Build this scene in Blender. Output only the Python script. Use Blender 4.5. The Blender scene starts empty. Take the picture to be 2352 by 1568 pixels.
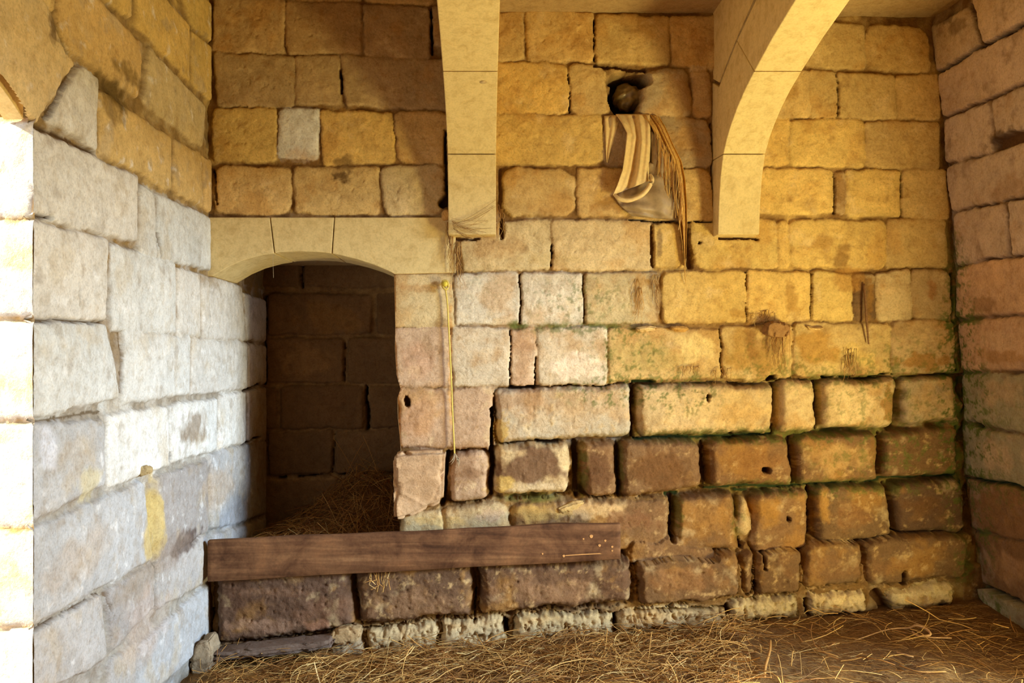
import bpy, bmesh, math, random
import numpy as np
from mathutils import Vector

# ---------------------------------------------------------------- camera, light, exposure
SC = bpy.context.scene
COL = SC.collection
F, CX, CY, ZC = 1900.0, 1110.0, 810.0, 1.45      # focal length (px), principal point (px), eye height (m)
YB, XL, YN, YJ = 4.30, -1.41, 5.40, 2.588        # back wall, left wall, back of the niche, doorway jamb in the left wall

cam_d = bpy.data.cameras.new('camera')
cam_d.sensor_width = 36.0
cam_d.lens = 36.0 * F / 2352.0
cam_d.shift_x = (1176 - CX) / 2352.0
cam_d.shift_y = (CY - 784) / 2352.0
cam_d.clip_start = 0.02
cam = bpy.data.objects.new('camera', cam_d)
cam.location = (0, 0, ZC)
cam.rotation_euler = (math.pi / 2, 0, 0)
COL.objects.link(cam)
SC.camera = cam

vs = SC.view_settings
vs.view_transform = 'Standard'
vs.look = 'None'
vs.gamma = 1.0
vs.use_curve_mapping = False
vs.exposure = 0.08
SC.cycles.max_bounces = 8
SC.cycles.diffuse_bounces = 6
SC.cycles.sample_clamp_indirect = 8.0

world = bpy.data.worlds.new('sky')
SC.world = world
world.use_nodes = True
bg = world.node_tree.nodes['Background']
bg.inputs[0].default_value = (0.62, 0.78, 1.0, 1)
bg.inputs[1].default_value = 3.0


def lamp(name, kind, energy, color, loc, direction, size=None, size_y=None, angle=None, spread=None):
    d = bpy.data.lights.new(name, kind)
    d.energy = energy
    d.color = color
    if kind == 'AREA':
        d.shape = 'RECTANGLE'
        d.size, d.size_y = size, size_y
        if spread: d.spread = spread
    if angle is not None: d.angle = angle
    o = bpy.data.objects.new(name, d)
    o.location = loc
    o.rotation_euler = Vector(direction).to_track_quat('-Z', 'Y').to_euler()
    COL.objects.link(o)
    return o

# low sun through the arched doorway in the left wall, and daylight in the narrow doorway of the right wall
lamp('sun', 'SUN', 17.0, (1.0, 0.88, 0.62), (-6, -3, 7), (0.80, 0.28, -0.62), angle=math.radians(0.6))
lamp('doorway_sky_light', 'AREA', 1320.0, (0.60, 0.79, 1.0), (7.0, 0.35, 2.95), (-1, 0.36, -0.18), size=2.5, size_y=1.4)
lamp('doorway_ground_light', 'AREA', 205.0, (1.0, 0.85, 0.34), (2.64, 2.25, 0.10), (-0.42, 0.22, 0.88), size=0.4, size_y=1.5)

# ---------------------------------------------------------------- small tools
def lin(c):
    c = np.asarray(c, float) / 255.0
    return np.where(c <= 0.04045, c / 12.92, ((c + 0.055) / 1.055) ** 2.4)

def tag(o, label=None, cat=None, group=None, kind=None):
    if label: o['label'] = label
    if cat: o['category'] = cat
    if group: o['group'] = group
    if kind: o['kind'] = kind
    return o

def structure(o, label=None):
    o['kind'] = 'structure'
    if label: o['label'] = label
    return o

def link(name, me, mat=None, parent=None):
    o = bpy.data.objects.new(name, me)
    COL.objects.link(o)
    if mat: me.materials.append(mat)
    if parent: o.parent = parent
    return o

def empty(name, loc=(0, 0, 0)):
    o = bpy.data.objects.new(name, None)
    o.location = loc
    o.empty_display_size = 0.1
    COL.objects.link(o)
    return o

def keep(o, parent):
    """parent a mesh whose coordinates are in world space"""
    o.parent = parent
    o.location = (-parent.location[0], -parent.location[1], -parent.location[2])
    return o

def np_mesh(name, verts, faces, cols=None, smooth=True):
    me = bpy.data.meshes.new(name)
    verts = np.ascontiguousarray(verts, np.float32)
    faces = np.ascontiguousarray(faces, np.int32)
    k = faces.shape[1]
    me.vertices.add(len(verts))
    me.vertices.foreach_set('co', verts.ravel())
    me.loops.add(faces.size)
    me.loops.foreach_set('vertex_index', faces.ravel())
    me.polygons.add(len(faces))
    me.polygons.foreach_set('loop_start', np.arange(0, faces.size, k, dtype=np.int32))
    me.polygons.foreach_set('loop_total', np.full(len(faces), k, np.int32))
    me.update(calc_edges=True)
    me.polygons.foreach_set('use_smooth', np.full(len(faces), smooth, bool))
    if cols is not None:
        a = me.attributes.new('col', 'FLOAT_COLOR', 'POINT')
        c = np.ones((len(verts), 4), np.float32)
        c[:, :3] = cols
        a.data.foreach_set('color', c.ravel())
    me.validate()
    return me

_rs = np.random.RandomState(7)
_ang = _rs.rand(256, 256) * 2 * np.pi
_GX, _GY = np.cos(_ang), np.sin(_ang)

def perlin(x, y):
    xi = np.floor(x).astype(int); yi = np.floor(y).astype(int)
    xf = x - xi; yf = y - yi
    u = xf * xf * xf * (xf * (xf * 6 - 15) + 10); v = yf * yf * yf * (yf * (yf * 6 - 15) + 10)
    def g(i, j, dx, dy):
        a = (xi + i) & 255; b = (yi + j) & 255
        return _GX[a, b] * dx + _GY[a, b] * dy
    n0 = g(0, 0, xf, yf) * (1 - u) + g(1, 0, xf - 1, yf) * u
    n1 = g(0, 1, xf, yf - 1) * (1 - u) + g(1, 1, xf - 1, yf - 1) * u
    return (n0 * (1 - v) + n1 * v) * 1.5

def fbm(x, y, f, octs=3, seed=0, gain=0.5):
    r = 0; a = 1.0; tot = 0
    for k in range(octs):
        r = r + a * perlin(x * f + seed * 17.31 + k * 5.7, y * f + seed * 9.77 + k * 3.1)
        tot += a; a *= gain; f *= 2.03
    return r / tot

def sstep(a, b, x):
    t = np.clip((x - a) / (b - a), 0, 1)
    return t * t * (3 - 2 * t)

# ---------------------------------------------------------------- materials
def nodes_of(name):
    m = bpy.data.materials.new(name)
    m.use_nodes = True
    nt = m.node_tree
    return m, nt, nt.nodes['Principled BSDF']

def noise(nt, scale, detail=4, rough=0.6, vec=None, dist=0.0):
    n = nt.nodes.new('ShaderNodeTexNoise')
    n.inputs['Scale'].default_value = scale
    n.inputs['Detail'].default_value = detail
    n.inputs['Roughness'].default_value = rough
    n.inputs['Distortion'].default_value = dist
    if vec: nt.links.new(vec, n.inputs['Vector'])
    return n

def ramp(nt, src, stops):
    r = nt.nodes.new('ShaderNodeValToRGB')
    while len(r.color_ramp.elements) < len(stops): r.color_ramp.elements.new(0.5)
    for e, (p, c) in zip(r.color_ramp.elements, stops):
        e.position = p
        e.color = (*c, 1) if len(c) == 3 else c
    nt.links.new(src, r.inputs[0])
    return r

def mix(nt, kind, fac, a, b):
    m = nt.nodes.new('ShaderNodeMix')
    m.data_type = 'RGBA'; m.blend_type = kind
    if isinstance(fac, float): m.inputs[0].default_value = fac
    else: nt.links.new(fac, m.inputs[0])
    for s, v in ((6, a), (7, b)):
        if isinstance(v, tuple): m.inputs[s].default_value = (*v, 1)
        else: nt.links.new(v, m.inputs[s])
    return m.outputs[2]

def bump(nt, bsdf, srcs):
    prev = None
    for src, strength, dist in srcs:
        b = nt.nodes.new('ShaderNodeBump')
        b.inputs['Strength'].default_value = strength
        b.inputs['Distance'].default_value = dist
        nt.links.new(src, b.inputs['Height'])
        if prev: nt.links.new(prev, b.inputs['Normal'])
        prev = b.outputs[0]
    nt.links.new(prev, bsdf.inputs['Normal'])

def attr_material(name, rough=0.92, grain=0.22, bump_d=0.004, fine=110.0, use_attr=True, base=(0.5, 0.4, 0.25), spots=0.0, crust=0.0):
    m, nt, b = nodes_of(name)
    geo = nt.nodes.new('ShaderNodeNewGeometry')
    pos = geo.outputs['Position']
    if use_attr:
        at = nt.nodes.new('ShaderNodeAttribute'); at.attribute_name = 'col'
        c = at.outputs['Color']
    else:
        c = tuple(base)
    n1 = noise(nt, fine, 5, 0.65, pos)
    n2 = noise(nt, 22.0, 5, 0.6, pos, 0.6)
    r1 = ramp(nt, n1.outputs[0], [(0.30, (1 - grain,) * 3), (0.5, (1, 1, 1)), (0.75, (1 + grain * .5,) * 3)])
    r2 = ramp(nt, n2.outputs[0], [(0.30, (0.80, 0.74, 0.66)), (0.52, (1, 1, 1)), (0.75, (1.08, 1.07, 1.05))])
    c = mix(nt, 'MULTIPLY', 1.0, c, r1.outputs[0])
    c = mix(nt, 'MULTIPLY', 0.8, c, r2.outputs[0])
    if crust:
        n5 = noise(nt, 38.0, 8, 0.72, pos, 1.6)
        r5 = ramp(nt, n5.outputs[0], [(0.36, (0.70, 0.60, 0.48)), (0.47, (1, 1, 1)), (0.56, (1, 1, 1)), (0.68, (1.12, 1.10, 1.06))])
        c = mix(nt, 'MULTIPLY', crust, c, r5.outputs[0])
    if spots:
        n4 = noise(nt, 9.0, 7, 0.7, pos, 1.2)
        r4 = ramp(nt, n4.outputs[0], [(0.55, (1, 1, 1)), (0.68, (0.72, 0.58, 0.40))])
        c = mix(nt, 'MULTIPLY', spots, c, r4.outputs[0])
    nt.links.new(c, b.inputs['Base Color'])
    b.inputs['Roughness'].default_value = rough
    b.inputs['Specular IOR Level'].default_value = 0.15
    n3 = noise(nt, fine * 2.6, 4, 0.6, pos)
    bump(nt, b, [(n2.outputs[0], 0.5, bump_d * 2), (n1.outputs[0], 0.6, bump_d), (n3.outputs[0], 0.5, bump_d * .4)])
    return m

M_STONE = attr_material('weathered_limestone', crust=0.5)
M_PALE = attr_material('pale_limestone', crust=0.35)
M_DRESSED = attr_material('dressed_limestone', grain=0.14, bump_d=0.0015, use_attr=False, base=tuple(lin((220, 196, 140))), spots=0.35)
M_SLAB = attr_material('ceiling_limestone', grain=0.2, bump_d=0.004, use_attr=False, base=tuple(lin((182, 154, 112))), spots=0.5)
M_PLAIN = attr_material('plain_limestone', grain=0.3, use_attr=False, base=tuple(lin((196, 172, 130))), spots=0.4)
M_DIRT = attr_material('earth_floor', grain=0.5, bump_d=0.008, fine=150)

def straw_material(name):
    m, nt, b = nodes_of(name)
    at = nt.nodes.new('ShaderNodeAttribute'); at.attribute_name = 'col'
    nt.links.new(at.outputs['Color'], b.inputs['Base Color'])
    b.inputs['Roughness'].default_value = 0.6
    b.inputs['Specular IOR Level'].default_value = 0.25
    return m
M_STRAW = straw_material('dry_straw')

def wood_material():
    m, nt, b = nodes_of('old_brown_wood')
    tc = nt.nodes.new('ShaderNodeTexCoord')
    mp = nt.nodes.new('ShaderNodeMapping')
    mp.inputs['Scale'].default_value = (1.6, 20.0, 26.0)
    nt.links.new(tc.outputs['Object'], mp.inputs[0])
    n = noise(nt, 1.3, 6, 0.55, mp.outputs[0], 0.6)
    n2 = noise(nt, 5.5, 6, 0.62, tc.outputs['Object'], 0.8)
    n3 = noise(nt, 70, 3, 0.6, tc.outputs['Object'])
    r = ramp(nt, n.outputs[0], [(0.25, lin((92, 62, 40))), (0.48, lin((118, 82, 54))), (0.62, lin((134, 96, 64))), (0.8, lin((156, 118, 82)))])
    r2 = ramp(nt, n2.outputs[0], [(0.34, (0.34, 0.27, 0.24)), (0.47, (0.72, 0.66, 0.62)), (0.58, (1.0, 0.97, 0.94)), (0.70, (1.25, 1.18, 1.08))])
    c = mix(nt, 'MULTIPLY', 0.9, r.outputs[0], r2.outputs[0])
    r3 = ramp(nt, n3.outputs[0], [(0.35, (0.8, 0.8, 0.8)), (0.7, (1.1, 1.1, 1.1))])
    c = mix(nt, 'MULTIPLY', 0.8, c, r3.outputs[0])
    nt.links.new(c, b.inputs['Base Color'])
    b.inputs['Roughness'].default_value = 0.8
    b.inputs['Specular IOR Level'].default_value = 0.2
    bump(nt, b, [(n.outputs[0], 0.35, 0.003), (n2.outputs[0], 0.3, 0.003), (n3.outputs[0], 0.3, 0.001)])
    return m
M_WOOD = wood_material()

def plain_material(name, rgb, rough=0.8, trans=0.0, spec=0.3, var=0.25, scale=30, alpha=1.0):
    m, nt, b = nodes_of(name)
    geo = nt.nodes.new('ShaderNodeNewGeometry')
    n = noise(nt, scale, 5, 0.6, geo.outputs['Position'])
    r = ramp(nt, n.outputs[0], [(0.3, lin(rgb) * (1 - var)), (0.7, np.clip(lin(rgb) * (1 + var * .6), 0, 1))])
    nt.links.new(r.outputs[0], b.inputs['Base Color'])
    b.inputs['Roughness'].default_value = rough
    b.inputs['Specular IOR Level'].default_value = spec
    b.inputs['Transmission Weight'].default_value = trans
    b.inputs['Alpha'].default_value = alpha
    bump(nt, b, [(n.outputs[0], 0.3, 0.002)])
    return m
M_CLOTH = plain_material('dusty_beige_cloth', (226, 196, 138), 0.8, var=0.15, scale=45)
M_BAND = plain_material('ochre_sacking', (206, 160, 84), 0.9, var=0.35, scale=90)
M_PLASTIC = plain_material('dusty_grey_plastic', (166, 140, 104), 0.5, spec=0.4, var=0.3, scale=24, alpha=0.9)
M_GLASS = plain_material('cloudy_plastic', (132, 108, 66), 0.4, spec=0.5, var=0.45, scale=26)
M_ROPE = plain_material('yellow_cord', (212, 184, 92), 0.85, var=0.2, scale=200)
M_PEG = plain_material('yellow_peg', (208, 186, 62), 0.6, var=0.2, scale=120)
M_IRON = plain_material('dark_iron', (60, 46, 40), 0.6, spec=0.4, var=0.3, scale=150)
M_FRAY = plain_material('grey_frayed_fibre', (170, 150, 120), 0.9, var=0.2, scale=200)
M_NEST = plain_material('dusty_plaster_lump', (168, 128, 82), 0.95, var=0.3, scale=60)
M_NAIL = plain_material('worn_pale_spot', (205, 150, 90), 0.7, var=0.15, scale=150)
M_GREY = plain_material('grey_weathered_slab', (120, 100, 84), 0.9, var=0.4, scale=25)

# ---------------------------------------------------------------- planes of the walls
class Back:
    """wall facing the camera: s = X, t = Z, h towards the camera"""
    def __init__(self, y): self.y = y
    def st(self, px, py, h=0.0):
        d = self.y - h
        return (np.asarray(px, float) - CX) * d / F, ZC - (np.asarray(py, float) - CY) * d / F
    def pos(self, s, t, h): return np.stack([s, np.full_like(s, self.y) - h, t], -1)
    flip = False

class Left:
    """left wall, s = Y, t = Z, h towards +X"""
    def st(self, px, py, h=0.0):
        y = (XL + h) * F / np.minimum(np.asarray(px, float) - CX, -1)
        return y, ZC - (np.asarray(py, float) - CY) * y / F
    def pos(self, s, t, h): return np.stack([np.full_like(s, XL) + h, s, t], -1)
    flip = True

RA, RB = 2.60, 0.082          # right wall leans: X = RA - RB * Z
class Right:
    def st(self, px, py, h=0.0):
        px = np.asarray(px, float); py = np.asarray(py, float)
        y = (RA - h - RB * ZC) * F / ((px - CX) - RB * (py - CY))
        return y, ZC - (py - CY) * y / F
    def pos(self, s, t, h): return np.stack([RA - RB * t - h, s, t], -1)
    flip = False

# ---------------------------------------------------------------- masonry as a relief
PAL = {'a': (208, 175, 116), 'y': (217, 182, 110), 'w': (214, 200, 176), 'p': (208, 188, 158), 'b': (138, 104, 70), 'd': (108, 80, 58),
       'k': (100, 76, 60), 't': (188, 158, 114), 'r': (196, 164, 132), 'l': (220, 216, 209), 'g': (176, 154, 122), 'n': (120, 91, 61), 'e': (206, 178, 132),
       'f': (210, 185, 138), 'v': (156, 148, 118), 'm': (200, 178, 158), 's': (184, 180, 177), 'q': (164, 158, 154)}

def parse(groups):
    out = []
    for dflt, text in groups:
        for line in text.strip().splitlines():
            line = line.split('#')[0]
            if not line.strip(): continue
            a, _, b = line.partition('|')
            st = dict(dflt)
            for kv in b.split():
                k, v = kv.split('=')
                st[k] = v if k == 'c' else float(v)
            v = [float(q) for q in a.split()]
            st['q'] = np.array(v).reshape(4, 2)
            out.append(st)
    return out

def relief(name, plane, rect, res, groups, patches=(), slots=(), holes=(), moss=(), opening=None, mortar=(128, 94, 52), seed=1,
           parent=None, mat=None, base=None, flecks=0.0, tints=(), mortar_low=None):
    s0, s1, t0, t1 = rect
    ns = int(round((s1 - s0) / res)) + 1; nt_ = int(round((t1 - t0) / res)) + 1
    S, T = np.meshgrid(np.linspace(s0, s1, ns), np.linspace(t0, t1, nt_))
    # crooked arrises
    Wx = fbm(S, T, 4.5, 2, seed) * .012 + fbm(S, T, 14, 2, seed + 25) * .008 + fbm(S, T, 45, 3, seed + 1) * .006
    Wy = fbm(S, T, 4.5, 2, seed + 2) * .012 + fbm(S, T, 14, 2, seed + 26) * .008 + fbm(S, T, 45, 3, seed + 3) * .006
    D = np.full(S.shape, -1.0); ID = np.full(S.shape, -1, int)
    stones = parse(groups)
    rnd = np.random.RandomState(seed * 31 + 5)
    for i, st in enumerate(stones):
        p = st.get('p', 0.0)
        s, t = plane.st(st['q'][:, 0], st['q'][:, 1], p)
        P = np.stack([s, t], -1)
        area = 0.5 * np.sum(P[:, 0] * np.roll(P[:, 1], -1) - np.roll(P[:, 0], -1) * P[:, 1])
        if area < 0: P = P[::-1]
        a = max(0, int((P[:, 0].min() - s0 - .05) / res)); b = min(ns, int((P[:, 0].max() - s0 + .05) / res) + 2)
        c = max(0, int((P[:, 1].min() - t0 - .05) / res)); d = min(nt_, int((P[:, 1].max() - t0 + .05) / res) + 2)
        if a >= b or c >= d: continue
        sl = (slice(c, d), slice(a, b))
        m = st.get('m', 1.0)
        X = S[sl] + Wx[sl] * m; Y = T[sl] + Wy[sl] * m
        r = st.get('r', .022)
        es = []
        for k in range(4):
            A, B = P[k], P[(k + 1) % 4]
            L = np.hypot(*(B - A)) + 1e-9
            es.append(((B[0] - A[0]) * (Y - A[1]) - (B[1] - A[1]) * (X - A[0])) / L)
        es = np.stack(es) + st.get('g', 0.0)
        q = np.sqrt(np.sum(np.maximum(0, r - es) ** 2, 0))
        dd = np.where(q > 0, r - q, es.min(0))
        w = D[sl]; up = dd > w
        w[up] = dd[up]; ID[sl][up] = i
    # per stone values
    def per(key, dflt):
        v = np.array([st.get(key, dflt) for st in stones] + [dflt], float)
        return v[ID]
    J = per('j', .014) * np.clip(1 + 1.5 * fbm(S, T, 6, 3, seed + 31), .25, 1.8); P_ = per('p', 0.0); W = per('w', .016); B_ = per('b', .006); E = per('e', 1.0)
    tilt_s = (rnd.rand(len(stones) + 1) - .5) * .03; tilt_t = (rnd.rand(len(stones) + 1) - .5) * .03
    cs = np.array([np.mean(plane.st(st['q'][:, 0], st['q'][:, 1])[0]) for st in stones] + [0]); ct = np.array([np.mean(plane.st(st['q'][:, 0], st['q'][:, 1])[1]) for st in stones] + [0])
    off = rnd.rand(len(stones) + 1) * 50
    n_big = fbm(S + off[ID], T + off[ID] * .7, 4.5, 3, seed + 5)
    n_mid = fbm(S + off[ID], T, 18, 4, seed + 6)
    n_fin = fbm(S, T, 60, 3, seed + 7)
    pits = np.maximum(0, fbm(S, T, 34, 3, seed + 9) - .28)
    prof = np.sqrt(np.clip(1 - (1 - np.clip(D / W, 0, 1)) ** 2, 0, 1))
    body = 1 - np.exp(-np.maximum(D, 0) / .045)
    H = np.where(D > 0,
                 -J + (J + P_) * prof + B_ * body + (tilt_s[ID] * (S - cs[ID]) + tilt_t[ID] * (T - ct[ID])) * body
                 + E * body * (n_big * .010 + n_mid * .0055 + n_fin * .0016 - pits * .02),
                 -J - np.minimum(.012, -D * .25) + n_mid * .005 + n_fin * .002)
    PT = per('pit', 0.0)
    if PT.max() > 0: H = H - PT * body * (np.maximum(0, fbm(S, T * .7, 28, 4, seed + 51, .6) - .02) * .11)
    if base is not None: H = H + np.where(D > 0, 0, base(S, T))
    # colours
    pal = np.array([lin(PAL[st.get('c', 'a')]) for st in stones] + [lin(mortar)])
    jit = 1 + (rnd.rand(len(stones) + 1, 1) - .5) * .16
    warm = np.array([1.0, 0, -1.0]) * (rnd.rand(len(stones) + 1, 1) - .5) * .07
    pal = pal * (jit + warm)
    C = pal[ID]
    C = C * (1 + .18 * n_big[..., None] + .14 * n_mid[..., None])
    for k, (f_, rgb, lo, amt) in enumerate(tints):
        w = (sstep(lo, lo + .3, fbm(S + off[ID] * .3, T, f_, 5, seed + 41 + k, .6)) * amt)[..., None]
        C = C * (1 - w) + lin(rgb) * w
    ed = np.exp(-np.maximum(D, 0) / .014) * np.clip(fbm(S, T, 8, 4, seed + 35, .6) * 1.8 + .25, 0, 1) * .55
    C = C * (1 - ed[..., None]) + lin(mortar) * .8 * ed[..., None]
    mcol = lin(mortar)
    if mortar_low is not None:
        k = sstep(mortar_low[2], mortar_low[1], T)[..., None]
        mcol = mcol * (1 - k) + lin(mortar_low[0]) * k
    mort = mcol * (1 + .35 * fbm(S, T, 25, 3, seed + 11)[..., None])
    jc = (sstep(.004, -.002, D) * np.clip(.75 + 1.2 * fbm(S, T, 9, 3, seed + 33), .15, 1))[..., None]
    C = C * (1 - jc) + mort * jc
    if flecks:
        fl = sstep(.12, .42, fbm(S, T, 17, 5, seed + 21, .7)) * flecks * (per('fl', 0.0) > 0)
        C = C * (1 - fl[..., None]) + lin((214, 178, 122)) * fl[..., None]
        H = H + fl * .004
    for st_ in patches:
        x, y, rx, ry, rgb, k = st_[:6]
        hard = st_[6] if len(st_) > 6 else 2.0
        s, t = plane.st(x, y); s2, t2 = plane.st(x + rx, y); s3, t3 = plane.st(x, y + ry)
        a, b = abs(s2 - s), abs(t3 - t)
        rr = np.hypot((S - s) / a, (T - t) / b)
        if rr.min() > 1.6: continue
        nn = fbm(S, T, 0.9 / max(.03, min(a, b)), 4, seed + 13 + int(x) % 7)
        w = np.clip((1 - rr + nn * .9) * hard, 0, 1) * (rr < 2.2) * k
        w = w[..., None]
        C = C * (1 - w) + lin(rgb) * w * (1 + .25 * n_mid[..., None])
    for (x, y, rx, ry, k, lean) in moss:
        s, t = plane.st(x, y); s2, _ = plane.st(x + rx, y); _, t3 = plane.st(x, y + ry)
        rr = np.hypot((S - s) / abs(s2 - s), (T - t) / abs(t3 - t))
        edge = sstep(.05, -.004, D)
        nn = fbm(S, T, 22, 4, seed + 17) + .55 * fbm(S, T, 70, 2, seed + 18)
        w = np.clip((1 - rr) * 2, 0, 1) * np.clip((nn - .06 + edge * lean) * 3.0, 0, 1) * k
        w = w[..., None]
        C = C * (1 - w) + lin((92, 104, 44)) * w
    for (x1, y1, x2, y2, wd, dep, rgb) in slots:
        a1, b1 = plane.st(x1, y1); a2, b2 = plane.st(x2, y2)
        L2 = (a2 - a1) ** 2 + (b2 - b1) ** 2 + 1e-9
        k = np.clip(((S - a1) * (a2 - a1) + (T - b1) * (b2 - b1)) / L2, 0, 1)
        dist = np.hypot(S + Wx * .8 - a1 - k * (a2 - a1), T + Wy * .8 - b1 - k * (b2 - b1))
        half = wd * .5 * YB / F * (1 + .35 * fbm(S, T, 14, 2, seed + 23))
        w = sstep(half * 1.15, half * .75, dist)
        H = H * (1 - w) - dep * w
        w = w[..., None]
        C = C * (1 - w) + lin(rgb) * w
    for (x, y, rx, ry, dep) in holes:
        s, t = plane.st(x, y); s2, _ = plane.st(x + rx, y); _, t3 = plane.st(x, y + ry)
        rr = np.hypot((S + Wx - s) / abs(s2 - s), (T + Wy - t) / abs(t3 - t))
        w = sstep(1.15, .85, rr)
        H = H * (1 - w) - dep * w
        C = C * (1 - w[..., None]) + lin((70, 48, 30)) * w[..., None]
    idx = np.arange(ns * nt_).reshape(nt_, ns)
    a, b, c, d = idx[:-1, :-1], idx[:-1, 1:], idx[1:, 1:], idx[1:, :-1]
    faces = np.stack([a, b, c, d], -1).reshape(-1, 4)
    if plane.flip: faces = faces[:, ::-1]
    if opening is not None:
        O = opening(S, T)                                   # > 0 where the wall is open
        gt, gs = np.gradient(O, res)
        near = np.abs(O) < res * 1.2
        gl = gs ** 2 + gt ** 2 + 1e-9
        S = np.where(near, S - O * gs / gl, S); T = np.where(near, T - O * gt / gl, T)
        Of = O.ravel()[faces].mean(1)
        faces = faces[Of < 0]
    V = plane.pos(S, T, H).reshape(-1, 3)
    used = np.zeros(len(V), bool); used[faces.ravel()] = True
    remap = np.cumsum(used) - 1
    me = np_mesh(name, V[used], remap[faces], np.clip(C.reshape(-1, 3)[used], 0.005, .95))
    o = link(name, me, mat or M_STONE)
    if parent: o.parent = parent
    return o

def poly_sd(P, S, T):
    """signed distance to a polygon, > 0 inside"""
    P = np.asarray(P, float)
    n = len(P)
    best = np.full(S.shape, 1e9); inside = np.zeros(S.shape, bool)
    for k in range(n):
        A, B = P[k], P[(k + 1) % n]
        L2 = np.sum((B - A) ** 2) + 1e-12
        u = np.clip(((S - A[0]) * (B[0] - A[0]) + (T - A[1]) * (B[1] - A[1])) / L2, 0, 1)
        best = np.minimum(best, np.hypot(S - A[0] - u * (B[0] - A[0]), T - A[1] - u * (B[1] - A[1])))
        cond = (A[1] > T) != (B[1] > T)
        with np.errstate(divide='ignore', invalid='ignore'):
            xi = (B[0] - A[0]) * (T - A[1]) / (B[1] - A[1] + 1e-15) + A[0]
        inside ^= cond & (S < xi)
    return np.where(inside, best, -best)

def prism(name, pts, axis, a0, a1, mat, parent=None, bev=0.0, subdiv=0):
    """extrude a 2D outline along X ('x': pts are (Y,Z)) or Y ('y': pts are (X,Z)) or Z ('z': pts are (X,Y))"""
    bm = bmesh.new()
    def V(p, a):
        return (a, p[0], p[1]) if axis == 'x' else ((p[0], a, p[1]) if axis == 'y' else (p[0], p[1], a))
    f0 = [bm.verts.new(V(p, a0)) for p in pts]; f1 = [bm.verts.new(V(p, a1)) for p in pts]
    bm.faces.new(f0); bm.faces.new(f1[::-1])
    n = len(pts)
    for k in range(n):
        bm.faces.new((f0[k], f1[k], f1[(k + 1) % n], f0[(k + 1) % n]))
    bmesh.ops.recalc_face_normals(bm, faces=bm.faces[:])
    me = bpy.data.meshes.new(name); bm.to_mesh(me); bm.free()
    o = link(name, me, mat, parent)
    if bev:
        md = o.modifiers.new('bevel', 'BEVEL'); md.width = bev; md.segments = 2; md.limit_method = 'ANGLE'; md.angle_limit = math.radians(35)
    return o

def box(name, x0, x1, y0, y1, z0, z1, mat, parent=None, bev=0.0):
    return prism(name, [(x0, y0), (x1, y0), (x1, y1), (x0, y1)], 'z', z0, z1, mat, parent, bev)

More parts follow.
